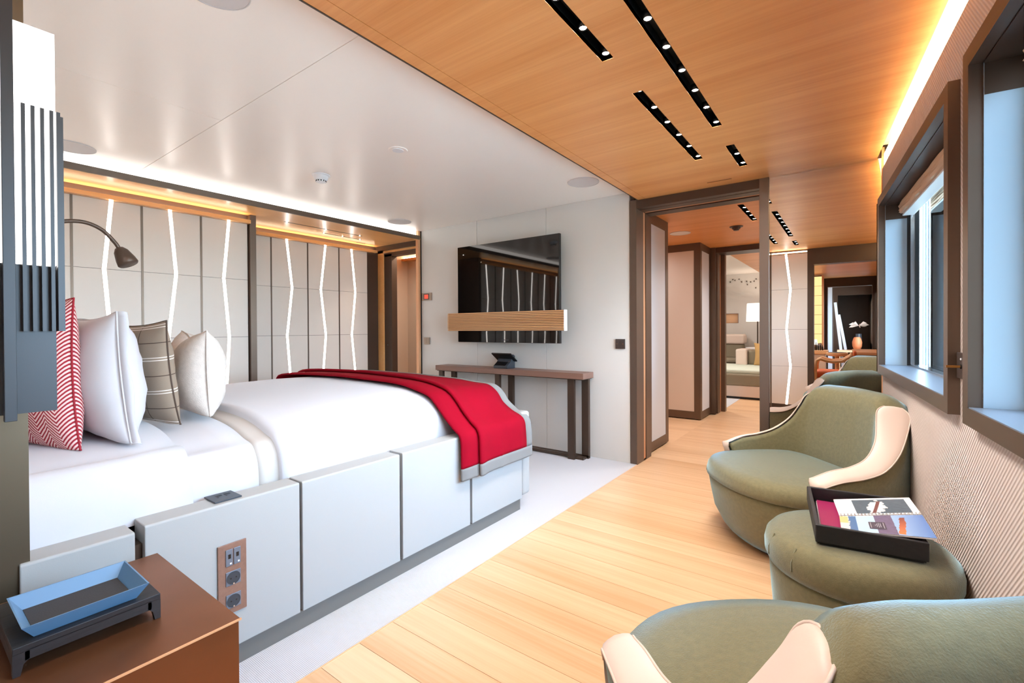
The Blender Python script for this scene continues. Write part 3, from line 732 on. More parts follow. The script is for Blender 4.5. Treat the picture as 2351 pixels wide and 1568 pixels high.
# outlets on the side panel
pl = MB().box(BX1+.0005, BX1+.006, .633, .719, .195, .423).build('socket_plate', 'walnut', bed, bevel=.001); pl['label'] = 'brown vertical socket plate'
for y in (.655, .679):
    u = MB().box(BX1+.006, BX1+.009, y, y+.021, .352, .405).build('charging_socket', 'socket_grey', pl, bevel=.001)
    MB().box(BX1+.0091, BX1+.0096, y+.007, y+.015, .376, .390).build('port', 'black', pl)
    MB().box(BX1+.0091, BX1+.0096, y+.012, y+.017, .357, .362).build('port_light', 'white_plastic', pl)
for z in (.310, .236):
    MB().box(BX1+.006, BX1+.0085, .655, .700, z-.0225, z+.0225).build('power_socket', 'socket_grey', pl, bevel=.001)
    X_ = Matrix.Translation((BX1+.0086, .6775, z)) @ Matrix.Rotation(PI/2, 4, 'Y')
    MB().lathe([(.0185, 0), (.0205, 0), (.0205, .0012), (.0185, .0012), (.0185, 0)], (0, 0, 0), 24, X_, False).build('socket_rim', 'dark_grey', pl)
    MB().lathe([(.0005, .0002), (.0185, .0002), (.0185, .0006), (.0005, .0006)], (0, 0, 0), 24, X_).build('socket_well', 'dark_grey', pl)
    for dy in (-.008, .008): MB().lathe([(.0003, .0008), (.0025, .0008), (.0025, .001), (.0003, .001)], (0, dy, 0), 10, X_).build('pin_hole', 'black', pl)
    MB().box(BX1+.009, BX1+.011, .6755, .6795, z-.0195, z-.0155).build('earth_clip', 'chrome', pl)
pl = MB().box(-1.735, -1.650, .636, .718, .5555, .5605).build('charging_plate', 'dark_grey', bed, bevel=.001)
for y in (.660, .686):
    MB().box(-1.712, -1.690, y, y+.003, .5606, .5616).box(-1.705, -1.702, y, y+.018, .5606, .5616).box(-1.712, -1.709, y, y+.018, .5606, .5616).build('charging_port', 'black', pl)

# duvet with folded sheet
dv = thing('duvet', 'smooth white duvet spread over the bed', 'duvet', (-2.6, 1.4, .56))
def foot(y): return .80-.04*max(0, (y-1.75)/.6)-.05*max(0, (y-2.27)/.08)**2
loft_bed([.90, .95, 1.05, 1.2, 1.4, 1.6, 1.8, 2.0, 2.15, 2.24, 2.29, 2.33, 2.35], [0, .004, .006, .006, .006, .006, .006, .006, .004, 0, -.008, -.03, -.06], .006, foot).build('cover', 'linen_white', dv, smooth=True)
sh = thing('folded_sheet', 'white top sheet folded back over the duvet with a beige border', 'sheet', (-2.6, .67, .56))
loft_bed([.510, .56, .65, .75, .825], [.022]*5, .003).build('sheet', 'linen_white', sh, smooth=True)
loft_bed([.825, .85, .88, .905, .918, .923], [.0222, .022, .022, .020, .016, .004], .002).build('border_band', 'linen_band', sh, smooth=True)['label'] = 'beige border band of the sheet'
loft_bed([.424, .419, .421, .432, .455, .48, .510], [-.012, .004, .020, .030, .029, .025, .0222], .003).build('inner_band', 'linen_lilac', sh, smooth=True)

# red throw with grey border
th = thing('throw_blanket', 'crimson throw blanket with grey border across the foot of the bed', 'blanket', (-2.6, 2.07, .34))
def throw_path(P):
    P = [Vector(p) for p in P]; out = []
    for i in range(len(P)-1):
        p0, p1, p2, p3 = P[max(i-1, 0)], P[i], P[i+1], P[min(i+2, len(P)-1)]
        for k in range(5):
            s = k/5; out.append(.5*((2*p1)+(p2-p0)*s+(2*p0-5*p1+4*p2-p3)*s*s+(3*p1-p0-3*p2+p3)*s**3))
    out.append(P[-1]); return out
TN = throw_path([(-3.50, .60), (-3.46, .70), (-3.38, .785), (-2.75, .815), (-2.34, .811), (-2.14, .806), (-2.03, .798), (-1.92, .777), (-1.838, .752), (-1.772, .700), (-1.709, .638), (-1.660, .594), (-1.613, .555), (-1.606, .46), (-1.605, .400), (-1.605, .337)])
TF = throw_path([(-3.50, .56), (-3.46, .66), (-3.36, .765), (-2.75, .778), (-2.34, .771), (-2.16, .766), (-2.05, .758), (-1.96, .752), (-1.885, .746), (-1.822, .709), (-1.775, .650), (-1.705, .605), (-1.625, .566), (-1.606, .50), (-1.600, .400), (-1.598, .337)])
TP = TN
def throw_rows():
    rows = []
    cols = [(1.752, -.004), (1.757, .004), (1.80, .006), (1.85, .006), (1.915, .005), (1.922, .008), (1.905, .011), (1.880, .018), (1.877, .023), (1.883, .027), (1.905, .024), (1.94, .014), (2.0, .007), (2.055, .008), (2.07, .013), (2.078, .011), (2.085, .007), (2.15, .006), (2.25, .006), (2.318, .006)]
    return cols, [(2.318, .006), (2.35, .006), (2.375, .004), (2.384, .0)]
def throw_mesh(cols, i0, i1, lift=0):
    rings = []
    for ci, (y, o) in enumerate(cols):
        row = []
        for i in range(i0, i1+1):
            g = min(1, max(0, (y-1.752)/.60)); g = g*g*(3-2*g)*.6+g*.4
            pt_ = lambda j: TN[j].lerp(TF[j], g)
            p = pt_(i); d = pt_(min(i+1, len(TP)-1))-pt_(max(i-1, 0)); d.normalize(); n_ = Vector((-d.y, d.x))
            f = i/(len(TP)-1)
            yy = y
            # the pleats drift towards the head on top of the bed; fall straighter at the side
            if 1.86 < y < 1.94: yy += .05*max(0, .8-f)
            oo = o*(1 if not (2.05 < y < 2.09) else max(0, (f-.75)*4)) if not (2.05 < y < 2.09 and f < .75) else .006
            w = .004*noise.noise(Vector((f*9, y*6, 1)))*(1 if f > .4 else .5)
            row.append(Vector((p.x+n_.x*(oo+lift+w), yy, p.y+n_.y*(oo+lift+w))))
        rings.append(row)
    return MB().rings(rings, cap=False, closed=False)
ca, cb_ = throw_rows(); NH = len(TP)-1
hem = NH-5
a = throw_mesh(ca, 0, hem).build('cloth', 'throw_red', th, smooth=True, fix=False)
b1 = throw_mesh(cb_, 0, hem).build('border', 'throw_grey', th, smooth=True, fix=False); b1['label'] = 'grey border of the throw'
b2 = throw_mesh(ca+cb_[1:], hem, NH).build('hem', 'throw_grey', th, smooth=True, fix=False)
for q in (a, b1, b2):
    md = q.modifiers.new('solid', 'SOLIDIFY'); md.thickness = .005; md.offset = 1

# ------------------------------------------------------------------ cushions
def pillow(name, label, m, w, h, tk, loc, rotz, lean=0, chop=0, seed=0, piping=None, roll=0, group=None, pinch=.10, flange=0):
    n = 26; vs, uv, fs = [], [], []
    sd = Vector((seed*3.1, seed*1.7, seed))
    def pt(u, v, side):
        ex = 1-pinch*(1-v*v)*abs(u)**3; ey = 1-pinch*(1-u*u)*abs(v)**3
        x, y = u*w/2*ex, v*h/2*ey
        th_ = tk/2*((1-abs(u)**2.6)*(1-abs(v)**2.6))**.55
        th_ *= 1+.12*noise.noise(Vector((u*2, v*2, side))+sd)
        wr = .006*noise.noise(Vector((u*5, v*5, side*2))+sd)+.004*noise.noise(Vector((u*11, v*6, side*3))+sd)
        if chop and v > 0: y -= chop*h*math.exp(-(u/.28)**2)*v**2
        # settle on the mattress: flatten the lower edge
        if v < -.6: y = max(y, -h/2*.93)
        return Vector((x, side*(th_+wr*(1-abs(u)**4)*(1-abs(v)**4)), y))
    for side in (-1, 1):
        for j in range(n+1):
            for i in range(n+1):
                a_ = math.sin((i/n-.5)*PI); b_ = math.sin((j/n-.5)*PI)
                vs.append(pt(a_, b_, side)); uv.append((a_*.5*w/.5+.5, b_*.5*h/.5+.5))
    N = n+1
    for j in range(n):
        for i in range(n):
            a_ = j*N+i; fs.append((a_, a_+1, a_+N+1, a_+N)); c_ = N*N+a_; fs.append((c_, c_+N, c_+N+1, c_+1))
    xf = Matrix.Translation(loc) @ Matrix.Rotation(rotz, 4, 'Z') @ Matrix.Rotation(lean, 4, 'X') @ Matrix.Rotation(roll, 4, 'Y') @ Matrix.Translation((0, 0, h/2*.93))
    t = thing(name, label, 'cushion', loc, group)
    b = MB(); b.add(vs, fs, xf)
    ob = b.build('case', m, t, smooth=True, uv=uv)
    bm_ = bmesh.new(); bm_.from_mesh(ob.data); bmesh.ops.remove_doubles(bm_, verts=bm_.verts, dist=.0004); bm_.to_mesh(ob.data); bm_.free()
    # seam cord round the edge
    path = []
    for k in range(97):
        s = k/96*4
        if s < 1: u, v = -1+2*s, -1
        elif s < 2: u, v = 1, -1+2*(s-1)
        elif s < 3: u, v = 1-2*(s-2), 1
        else: u, v = -1, 1-2*(s-3)
        path.append(xf @ Vector(((pt(u, v, 1)+pt(u, v, -1))/2)))
    MB().tube(path, .003, 6).build('seam', piping or m, t, smooth=True)
    if flange:
        rows = []
        for k in range(31):
            v = -1+2*k/30; p = (pt(1, v, 1)+pt(1, v, -1))/2; w_ = .003*math.sin(k*.45+seed)
            rows.append([xf @ p, xf @ (p+Vector((flange*.5, w_+.012, 0))), xf @ (p+Vector((flange, w_*1.6+.02, -.004)))])
        f = MB().rings(rows, cap=False, closed=False).build('flange', m, t, smooth=True, fix=False); md = f.modifiers.new('s', 'SOLIDIFY'); md.thickness = .004
    return t
pillow('cushion', 'red and white herringbone cushion nearest the headboard', 'herringbone', .50, .50, .15, (-2.215, .303, .735), math.radians(18), lean=.03, seed=1)
pillow('pillow', 'plump white pillow between the herringbone and the checked cushion', 'linen_white', .60, .45, .21, (-2.215, .487, .742), math.radians(1), lean=.08, seed=2, flange=.016)
pillow('pillow', 'white pillow mostly hidden behind the front white pillow, on the far side', 'linen_white', .62, .46, .18, (-3.0, .42, .735), math.radians(3), lean=.1, seed=3)
pillow('cushion', 'brown checked cushion with thin white double lines', 'plaid', .42, .41, .12, (-2.26, .628, .758), math.radians(14), lean=.12, seed=4)
pillow('cushion', 'plain pale beige linen cushion farthest from the headboard', 'beige_linen', .38, .36, .20, (-2.285, .815, .765), math.radians(-6), lean=.03, chop=.12, seed=5)

# ------------------------------------------------------------------ headboard end, nightstand, trays, lantern, reading lamps
struct('wall_headboard', MB().box(-4.0, -1.652, -.25, .205, 0, ZW), 'wall_panel')
struct('trim_13', MB().box(-1.652, -1.640, -.25, .219, 0, ZW), 'bronze_olive')
ns = thing('nightstand', 'square copper-brown metal nightstand at the lower left corner', 'nightstand', (-1.32, .25, 0))
MB().box(-1.572, -1.068, .03, .459, .487, .49).build('top', 'copper_top', ns)
MB().box(-1.570, -1.070, .032, .457, .04, .486).build('body', 'copper_top', ns, bevel=.001)
MB().box(-1.069, -1.066, .03, .461, .4865, .4905).build('edge_trim', 'copper_strip', ns)
MB().box(-1.55, -1.09, .05, .44, 0, .04).build('plinth', 'bronze_dark', ns)
ts = thing('tray_stand', 'dark ebonised wooden tray stand with shaped legs on the nightstand', 'stand', (-1.28, .22, .49))
SX0, SX1, SY0, SY1, SZ = -1.435, -1.212, .138, .359, .543
MB().box(SX0, SX1, SY0, SY1, SZ-.012, SZ).build('top', 'black_wood', ts, bevel=.001)
for x0, x1 in ((SX1-.014, SX1), (SX0, SX0+.014)):
    MB().box(x0, x1, SY0+.016, SY1-.016, SZ-.028, SZ-.010).build('apron', 'black_wood', ts)
    for y0, y1, s in ((SY0, SY0+.018, 1), (SY1-.018, SY1, -1)):
        a_, c_ = (y0, y1) if s == 1 else (y1, y0)
        MB().prism([(a_, .4905), (a_, SZ-.012), (c_+s*.004, SZ-.012), (c_+s*.004, SZ-.026), (c_-s*.004, SZ-.034), (c_-s*.008, .4905)], 'x', x0, x1).build('leg', 'black_wood', ts)
for y0, y1 in ((SY0, SY0+.012), (SY1-.012, SY1)): MB().box(SX0+.014, SX1-.014, y0, y1, SZ-.034, SZ-.012).build('apron', 'black_wood', ts)
bt = thing('valet_tray', 'long blue valet tray with dark lining on the wooden stand', 'tray', (-1.295, .245, SZ))
def tray_shell(x0, x1, y0, y1, z0, h, fl, th_):
    b = MB()
    def ring(k, z, d): return [Vector((x0-k+d, y0-k+d, z)), Vector((x1+k-d, y0-k+d, z)), Vector((x1+k-d, y1+k-d, z)), Vector((x0-k+d, y1+k-d, z))]
    return b.rings([ring(0, z0, 0), ring(fl, z0+h, 0), ring(fl, z0+h, th_), ring(0, z0+th_, th_)])
tray_shell(-1.360, -1.231, .168, .322, SZ+.0005, .030, .018, .0025).build('shell', 'blue_tray', bt)
MB().box(-1.358, -1.233, .170, .320, SZ+.0032, SZ+.005).build('lining', 'dark_felt', bt)
# wall lantern
LX = -1.45
ln = thing('wall_lantern', 'tall slatted metal wall lantern glowing white at the left edge', 'lamp', (-1.51, .167, .93))
MB().box(-1.565, LX-.006, .092, .243, 1.262, 1.783).build('glass_shade', 'lantern_glow', ln)
for k in range(5):
    for sgn in (1, -1):
        y = .167+sgn*(.0235+k*.0148) if k < 4 else .167+sgn*.0790
        MB().box(LX-.006, LX+.006, y-.0032, y+.0032, 1.113, 1.606).build('slat', 'lantern_metal', ln)
for k in range(7):
    x = LX-.018-k*.016
    MB().box(x-.0035, x+.0035, .2475, .2575, 1.113, 1.604).build('slat', 'lantern_metal', ln)
    MB().box(x-.0035, x+.0035, .0765, .0865, 1.113, 1.604).build('slat', 'lantern_metal', ln)
MB().box(-1.56, LX-.008, .094, .241, .934, 1.258).build('body', 'lantern_metal', ln)
MB().box(-1.555, LX-.012, .10, .236, 1.113, 1.259).build('inner_box', 'black', ln)
MB().box(LX-.006, LX+.010, .1575, .1765, .921, 2.1495).build('post', 'lantern_metal', ln, bevel=.001)
MB().box(-1.640, -1.56, .12, .215, 1.02, 1.12).build('bracket', 'lantern_metal', ln)
def reading(label, x, y0, pts, head, aim):
    t = thing('reading_lamp', label, 'lamp', (x, .22, pts[0][1]))
    MB().lathe([(.001, 0), (.028, 0), (.028, .016), (.001, .016)], (0, 0, 0), 20, Matrix.Translation((x, .206, pts[0][1])) @ Matrix.Rotation(-PI/2, 4, 'X')).build('wall_rose', 'black', t)
    P = [Vector((x, *p)) for p in pts]; out = []
    for i in range(len(P)-1):
        p0, p1, p2, p3 = P[max(i-1, 0)], P[i], P[i+1], P[min(i+2, len(P)-1)]
        for k in range(8):
            s = k/8; out.append(.5*((2*p1)+(p2-p0)*s+(2*p0-5*p1+4*p2-p3)*s*s+(3*p1-p0-3*p2+p3)*s**3))
    out.append(P[-1])
    MB().tube(out, .0062, 10).build('gooseneck', 'bronze_dark', t, smooth=True)
    d = Vector(aim).normalized(); q = d.to_track_quat('Z', 'Y').to_matrix().to_4x4()
    MB().lathe([(.001, -.002), (.012, 0), (.020, .012), (.027, .040), (.029, .056), (.026, .060), (.001, .058)], (0, 0, 0), 28, Matrix.Translation(out[-1]) @ q).build('lamp_head', 'bronze_dark', t, smooth=True)
reading('black gooseneck reading lamp curving out from behind the lantern', -1.95, .22, [(.222, 1.36), (.27, 1.415), (.33, 1.446), (.385, 1.456), (.43, 1.440), (.462, 1.405), (.474, 1.385)], None, (.25, .30, -.75))
reading('second reading lamp whose dark tip shows above the white pillow', -3.3, .22, [(.222, 1.06), (.40, 1.15), (.60, 1.175), (.70, 1.165)], None, (.1, .3, -.8))

# ------------------------------------------------------------------ armchairs and ottoman
def cr_list(P, k=5):
    P = [Vector(p) for p in P]; out = []
    for i in range(len(P)-1):
        p0, p1, p2, p3 = P[max(i-1, 0)], P[i], P[i+1], P[min(i+2, len(P)-1)]
        for j in range(k):
            s = j/k; out.append(.5*((2*p1)+(p2-p0)*s+(2*p0-5*p1+4*p2-p3)*s*s+(3*p1-p0-3*p2+p3)*s**3))
    out.append(P[-1]); return out
def closed_outline(hw, b0, b1, n=48, p_front=2.35, p_back=3.2, cx=0):
    pts = []; mid = b0+(b1-b0)*.42
    for k in range(n):
        a = 2*PI*k/n; c, s_ = math.cos(a), math.sin(a); p = p_front if s_ > 0 else p_back; L = (b1-mid) if s_ > 0 else (mid-b0)
        pts.append((math.copysign(abs(c)**(2/p), c)*hw, mid+math.copysign(abs(s_)**(2/p), s_)*L))
    return pts
def armchair(label, loc, th):
    t = thing('armchair', label, 'armchair', (0, 0, 0), None)
    # half tables from arm tip (0) to middle of the back (last): inner top, outer top, inner bottom, outer bottom
    I = [(.352, .462, .428), (.356, .38, .458), (.352, .28, .474), (.336, .190, .508), (.303, .120, .575), (.266, .082, .660), (.242, .064, .718), (.208, .046, .752), (.10, .030, .758), (0, .027, .761)]
    O = [(.426, .458, .405), (.434, .38, .430), (.434, .27, .444), (.420, .168, .472), (.388, .072, .538), (.350, .000, .632), (.308, -.050, .702), (.250, -.076, .744), (.13, -.088, .753), (0, -.092, .757)]
    IB = [(.335, .42, .31), (.336, .36, .31), (.330, .28, .31), (.320, .20, .31), (.302, .14, .31), (.285, .11, .31), (.265, .095, .31), (.225, .085, .31), (.12, .075, .31), (0, .072, .31)]
    OB = [(.360, .28, .05), (.372, .24, .05), (.382, .19, .05), (.382, .13, .05), (.370, .07, .05), (.345, .02, .05), (.31, -.02, .05), (.25, -.05, .05), (.13, -.07, .05), (0, -.075, .05)]
    def full(T):
        h = [Vector((p.x*.955, p.y, p.z)) for p in cr_list(T, 6)]; return [Vector((-p.x, p.y, p.z)) for p in h]+[p for p in h[::-1]][1:]
    fi, fo, fib, fob = full(I), full(O), full(IB), full(OB)
    n = len(fi); rings = []
    for k in range(n):
        a, b_, c, d = fi[k], fo[k], fib[k], fob[k]
        s = abs(k-(n-1)/2)/((n-1)/2)           # 1 at arm tips, 0 mid back
        top = (a+b_)/2+Vector((0, 0, .004+.032*max(0, min(1, (.42-s)/.25))))
        im = c.lerp(a, .55)+Vector((0, .012*(1-s), 0)); om = d.lerp(b_, .55)+(b_-a).normalized()*.012
        rings.append([c, c.lerp(a, .28), im, c.lerp(a, .85), a, a.lerp(top, .55)+Vector((0, 0, .002+.006*(s < .35))), top, b_.lerp(top, .55)+Vector((0, 0, .002+.006*(s < .35))), b_, d.lerp(b_, .85)+(b_-a).normalized()*.006, om, d.lerp(b_, .28)+(b_-a).normalized()*.008, d])
    MB().rings(rings, cap=True, closed=True).build('shell', 'olive_wool', t, smooth=True)
    # cream leather facing on each wing, from the arm tip up to the top corner of the back
    m = 6*6+4
    for sgn in (-1, 1):
        idx = list(range(0, m)) if sgn == -1 else list(range(n-1, n-1-m, -1)); rows = []
        front = []
        a, b_ = fi[idx[0]], fo[idx[0]]
        def row(p, q, lift, w=1.0):
            c_ = (p+q)/2; p, q = c_+(p-c_)*w, c_+(q-c_)*w; d = q-p
            tn = Vector((0, 0, 1))
            return [p+d*f+lift*(1 if 0 < f < 1 else .7)+lift*.5*math.sin(PI*f) for f in (0, .08, .25, .5, .75, .92, 1)]
        # rounded front of the arm running down to the seat base
        for dz, y in ((-.062, .452), (-.04, .466), (-.016, .473)):
            rows.append([Vector((a.x+(b_.x-a.x)*f, y+.012*math.sin(PI*f)-.007*f, a.z+(b_.z-a.z)*f*.9+dz)) for f in (0, .08, .25, .5, .75, .92, 1)])
        for j, k in enumerate(idx):
            p, q = fi[k], fo[k]
            k2 = idx[min(j+1, m-1)]; k1 = idx[max(j-1, 0)]
            tg = ((fi[k2]+fo[k2])-(fi[k1]+fo[k1])).normalized(); w_ = (q-p).normalized(); nn = w_.cross(tg)
            if nn.z < 0: nn = -nn
            q_ = max(0, j-(m-7))/6.0; e = max(.05, (1-q_*q_)**.5)
            rows.append(row(p, q, nn*(.0135 if j < m-1 else .004)+(Vector((0, .010, 0)) if j == 0 else Vector((0, 0, 0))), e))
        MB().rings(rows, cap=False, closed=False).build('leather_facing', 'cream_leather', t, smooth=True)
        MB().tube([r[0]+Vector((0, 0, .001)) for r in rows[2:]], .0028, 6).build('piping', 'cream_leather', t, smooth=True)
        MB().tube([r[-1]+Vector((0, 0, .001)) for r in rows[2:]], .0028, 6).build('piping', 'cream_leather', t, smooth=True)
    # upholstered base below the seat
    rr = []
    for z, hw, b0, b1 in ((.03, .355, -.04, .605), (.06, .368, -.05, .630), (.14, .388, -.05, .672), (.24, .402, -.05, .692), (.30, .404, -.04, .702), (.315, .393, -.03, .69)):
        rr.append([Vector((x, y, z)) for x, y in closed_outline(hw, b0, b1)])
    MB().rings(rr).build('base', 'olive_wool', t, smooth=True)
    MB().rings([[Vector((x, y, z)) for x, y in closed_outline(.32, .0, .56)] for z in (0, .035)]).build('plinth', 'bronze_dark', t)
    rr = []
    for z, hw, b0, b1 in ((.303, .385, .06, .685), (.312, .405, .055, .708), (.335, .412, .05, .704), (.358, .408, .05, .698), (.378, .386, .06, .690), (.392, .33, .09, .63), (.399, .22, .15, .52), (.402, .02, .32, .35)):
        rr.append([Vector((x, y, z)) for x, y in closed_outline(hw, b0, b1, p_back=4)])
    MB().rings(rr).build('seat_cushion', 'olive_wool', t, smooth=True)
    sl = closed_outline(.408, .06, .732, p_back=4)
    for k0 in (8,): MB().tube([Vector((closed_outline(h_, c0, c1, p_back=4)[k0][0], closed_outline(h_, c0, c1, p_back=4)[k0][1], z_)) for z_, h_, c0, c1 in ((.312, .405, .055, .708), (.335, .412, .05, .702), (.358, .408, .05, .696), (.377, .387, .06, .671))], .0022, 6).build('gather', 'olive_wool', t, smooth=True)
    t.location = (*loc, 0); t.rotation_euler = (0, 0, th-PI/2)
    return t
armchair('olive green armchair with cream arm edges beside the ottoman, facing the camera', (-.012, 3.02), math.radians(220.3))
armchair('green armchair in the foreground at the bottom right, seen from behind its arm', (.174, .826), math.radians(129.5))
OX, OY = .008, 1.93
t = thing('ottoman', 'round olive green ottoman against the window wall, carrying the tray', 'ottoman', (OX, OY, 0))
MB().lathe([(.001, .02), (.22, .02), (.228, .03), (.238, .10), (.247, .20), (.252, .28), (.245, .298), (.001, .298)], (OX, OY, 0), 64).build('base', 'olive_wool', t, smooth=True)
MB().lathe([(.001, .292), (.235, .292), (.256, .303), (.267, .330), (.268, .358), (.262, .385), (.245, .405), (.215, .416), (.15, .421), (.001, .423)], (OX, OY, 0), 64).build('cushion_top', 'olive_wool', t, smooth=True)
MB().lathe([(.001, 0), (.20, 0), (.20, .022), (.001, .022)], (OX, OY, 0), 48).build('plinth', 'bronze_dark', t)
for a in (3.6, 4.05):
    c, s_ = math.cos(a), math.sin(a); MB().tube([(OX+r*c, OY+r*s_, z) for r, z in ((.246, .30), (.268, .335), (.268, .36), (.25, .404))], .0022, 6).build('gather', 'olive_wool', t, smooth=True)
# serving tray with folder and brochure
TC = Matrix.Translation((.018, 1.984, .4225)) @ Matrix.Rotation(math.radians(7.0), 4, 'Z')
t = thing('serving_tray', 'black wooden serving tray on the olive ottoman', 'tray', (.018, 1.984, .423))
hx, hy = .139, .208
MB().box(-hx+.006, hx-.006, -hy+.006, hy-.006, .001, .008, TC).build('tray_floor', 'black_wood', t)
for (x0, x1, y0, y1) in ((-hx, hx, -hy, -hy+.013), (-hx, hx, hy-.013, hy), (-hx, -hx+.013, -hy+.013, hy-.013), (hx-.013, hx, -hy+.013, hy-.013)):
    MB().box(x0, x1, y0, y1, .006, .062, TC).build('tray_side', 'black_wood', t, bevel=.003)
MB().box(-hx+.012, hx-.012, -hy+.006, hy-.006, -.001, .006, TC).build('foot_rim', 'black', t)
V3 = Vector
def quad(a, b, c, d, m, nm, par, lift=0, uv=True, th_=.0):
    b_ = MB(); n_ = (b-a).cross(d-a).normalized()
    if n_.z < 0: n_ = -n_
    q = [p+n_*lift for p in (a, b, c, d)]
    if th_:
        b_.add(q+[p-n_*th_ for p in q], [(0, 1, 2, 3), (7, 6, 5, 4), (0, 4, 5, 1), (1, 5, 6, 2), (2, 6, 7, 3), (3, 7, 4, 0)])
        return b_.build(nm, m, par, uv=[(0, 0), (1, 0), (1, 1), (0, 1)]*2)
    b_.add(q, [(0, 1, 2, 3)]); return b_.build(nm, m, par, uv=[(0, 0), (1, 0), (1, 1), (0, 1)])
fo_ = thing('folder', 'magenta folder lying under the brochure in the black tray', 'folder', (-.05, 2.04, .432))
quad(V3((-.082, 1.850, .441)), V3((.085, 1.868, .441)), V3((.060, 2.172, .441)), V3((-.112, 2.155, .441)), 'magenta', 'cover', fo_, th_=.0045)
quad(V3((-.084, 1.848, .436)), V3((.087, 1.866, .436)), V3((.062, 2.174, .436)), V3((-.114, 2.157, .436)), 'paper', 'sheets', fo_, th_=.004)
br = thing('brochure', 'open wire-bound brochure with yacht photographs resting across the tray', 'brochure', (.08, 1.99, .455))
SL, SR = V3((-.0358, 1.9553, .462)), V3((.1829, 2.008, .5005))
P1 = [SL, SR, V3((.165, 2.1878, .4985)), V3((-.0581, 2.1387, .459))]       # upper page, v away from the wire
P2 = [SL, SR, V3((.1983, 1.8023, .5005)), V3((-.028, 1.8202, .462))]       # lower page
def bil(P, u, v): return P[0].lerp(P[1], u).lerp(P[3].lerp(P[2], u), v)
def sub(P, u0, u1, v0, v1): return [bil(P, u0, v0), bil(P, u1, v0), bil(P, u1, v1), bil(P, u0, v1)]
for P, nm in ((P1, 'upper_page'), (P2, 'lower_page')): quad(*sub(P, 0, 1, .02, 1), 'paper', nm, br, th_=.004)
def pr(P, u0, u1, v0, v1, m, nm, lift=.0006): return quad(*sub(P, u0, u1, v0, v1), m, nm, br, lift)
pr(P1, .235, .915, .09, .90, 'photo_wake', 'photograph')
for k in range(7): pr(P1, .075+.018*k, .081+.018*k, .30+.02*(k % 3), .82, 'text_grey', 'text_line')
pr(P2, .0, .20, .06, 1, 'photo_deck', 'photograph')
pr(P2, .20, .46, .06, 1, 'sky_print', 'photograph')
pr(P2, .42, 1.0, .04, 1, 'photo_sunset', 'photograph', .0008)
pr(P2, .335, .525, .42, .80, 'dark_print', 'caption_box', .0014)
for u in (.355, .50): pr(P2, u, u+.005, .46, .76, 'text_grey', 'text_line', .002)
for k, (v0, v1) in enumerate(((.58, .63), (.52, .69), (.48, .72), (.50, .70))): pr(P2, .405+.02*k, .410+.02*k, v0, v1, 'text_grey', 'text_line', .002)
dS = (SR-SL); nS = V3((0, 0, 1))
for k in range(23):
    c = SL+dS*((k+.5)/23); ax = dS.normalized(); b_ = nS.cross(ax).normalized()
    MB().tube([c+b_*.0065*math.cos(a*2*PI/8)+nS*(.0055*math.sin(a*2*PI/8)+.001) for a in range(9)], .0009, 5).build('wire_ring', 'chrome', br)

# ------------------------------------------------------------------ next room through the doorway
struct('ceiling_next', plate(-2.7, .10, YW+.04, 6.45, ZC, ZC+.02, SLOTS2+[(-1.7, .10, YW-.3, 3.99)]), 'oak_ceiling')
speaker(-1.515, 5.19, ZC, .108, 'round white ceiling speaker in the oak ceiling beyond the doorway')
t = thing('smoke_detector', 'dark smoke detector on the oak ceiling beyond the doorway', 'smoke detector', (-.957, 5.207, ZC-.05))
MB().lathe([(.001, 0), (.065, 0), (.060, -.008), (.001, -.008)], (-.957, 5.207, ZC), 28).build('mounting_ring', 'bronze_dark', t)
MB().lathe([(.001, -.008), (.042, -.008), (.038, -.026), (.028, -.030), (.026, -.040), (.001, -.044)], (-.957, 5.207, ZC), 28).build('dome', 'bronze_dark', t)
def framed(name, plane, c, a0, a1, z0, z1, fl, fr, ft, fb, pan, th_=.05):
    """framed wall panel: plane 'x' or 'y' at coordinate c facing +x / -y"""
    def bx(mb, p0, p1, q0, q1, d): return mb.box(c-th_, c+d, p0, p1, q0, q1) if plane == 'x' else mb.box(p0, p1, c-d, c+th_, q0, q1)
    b = MB(); bx(b, a0, a0+fl, z0, z1, 0); bx(b, a1-fr, a1, z0, z1, 0); bx(b, a0+fl, a1-fr, z1-ft, z1, 0); bx(b, a0+fl, a1-fr, z0, z0+fb, 0)
    o = struct(name, b, 'bronze'); bx(MB(), a0+fl, a1-fr, z0+fb, z1-ft, -.004).build('wall_panel', pan, o); return o
framed('wall_vestibule', 'x', -1.46, 3.976, 4.60, 0, ZC, .15, .075, .095, .084, 'pale_panel')
framed('wall_vestibule_end', 'y', 5.90, -2.70, -1.485, 0, ZC, .05, .075, .09, .09, 'wall_panel')
framed('wall_vestibule_side', 'x', -1.484, 5.902, 6.40, 0, ZC, .07, .06, .09, .09, 'pale_panel')
struct('wall_vestibule_left', MB().box(-2.7, -2.65, 3.7, 6.4, 0, 2.3).box(-2.7, -1.515, 4.56, 4.60, 0, 2.3), 'wall_panel')
d3 = struct('door_3', MB().box(-1.50, -1.425, 6.40, 6.52, 0, ZC), 'bronze')
MB().box(-1.425, -1.405, 6.44, 6.56, 0, 2.08).build('jamb', 'bronze', d3); MB().box(-1.425, -1.412, 6.56, 6.64, 0, 2.08).build('jamb_reveal', 'copper_strip', d3)
MB().box(-1.425, -1.36, 6.64, 6.72, 0, 2.08).build('jamb', 'bronze', d3)
MB().box(-1.425, -.10, 6.42, 6.72, 2.082, ZC).build('header', 'bronze_dark', d3)
struct('floor_lounge_carpet', MB().box(-4.6, XE, 6.72, 10.55, -.012, .003), 'carpet')
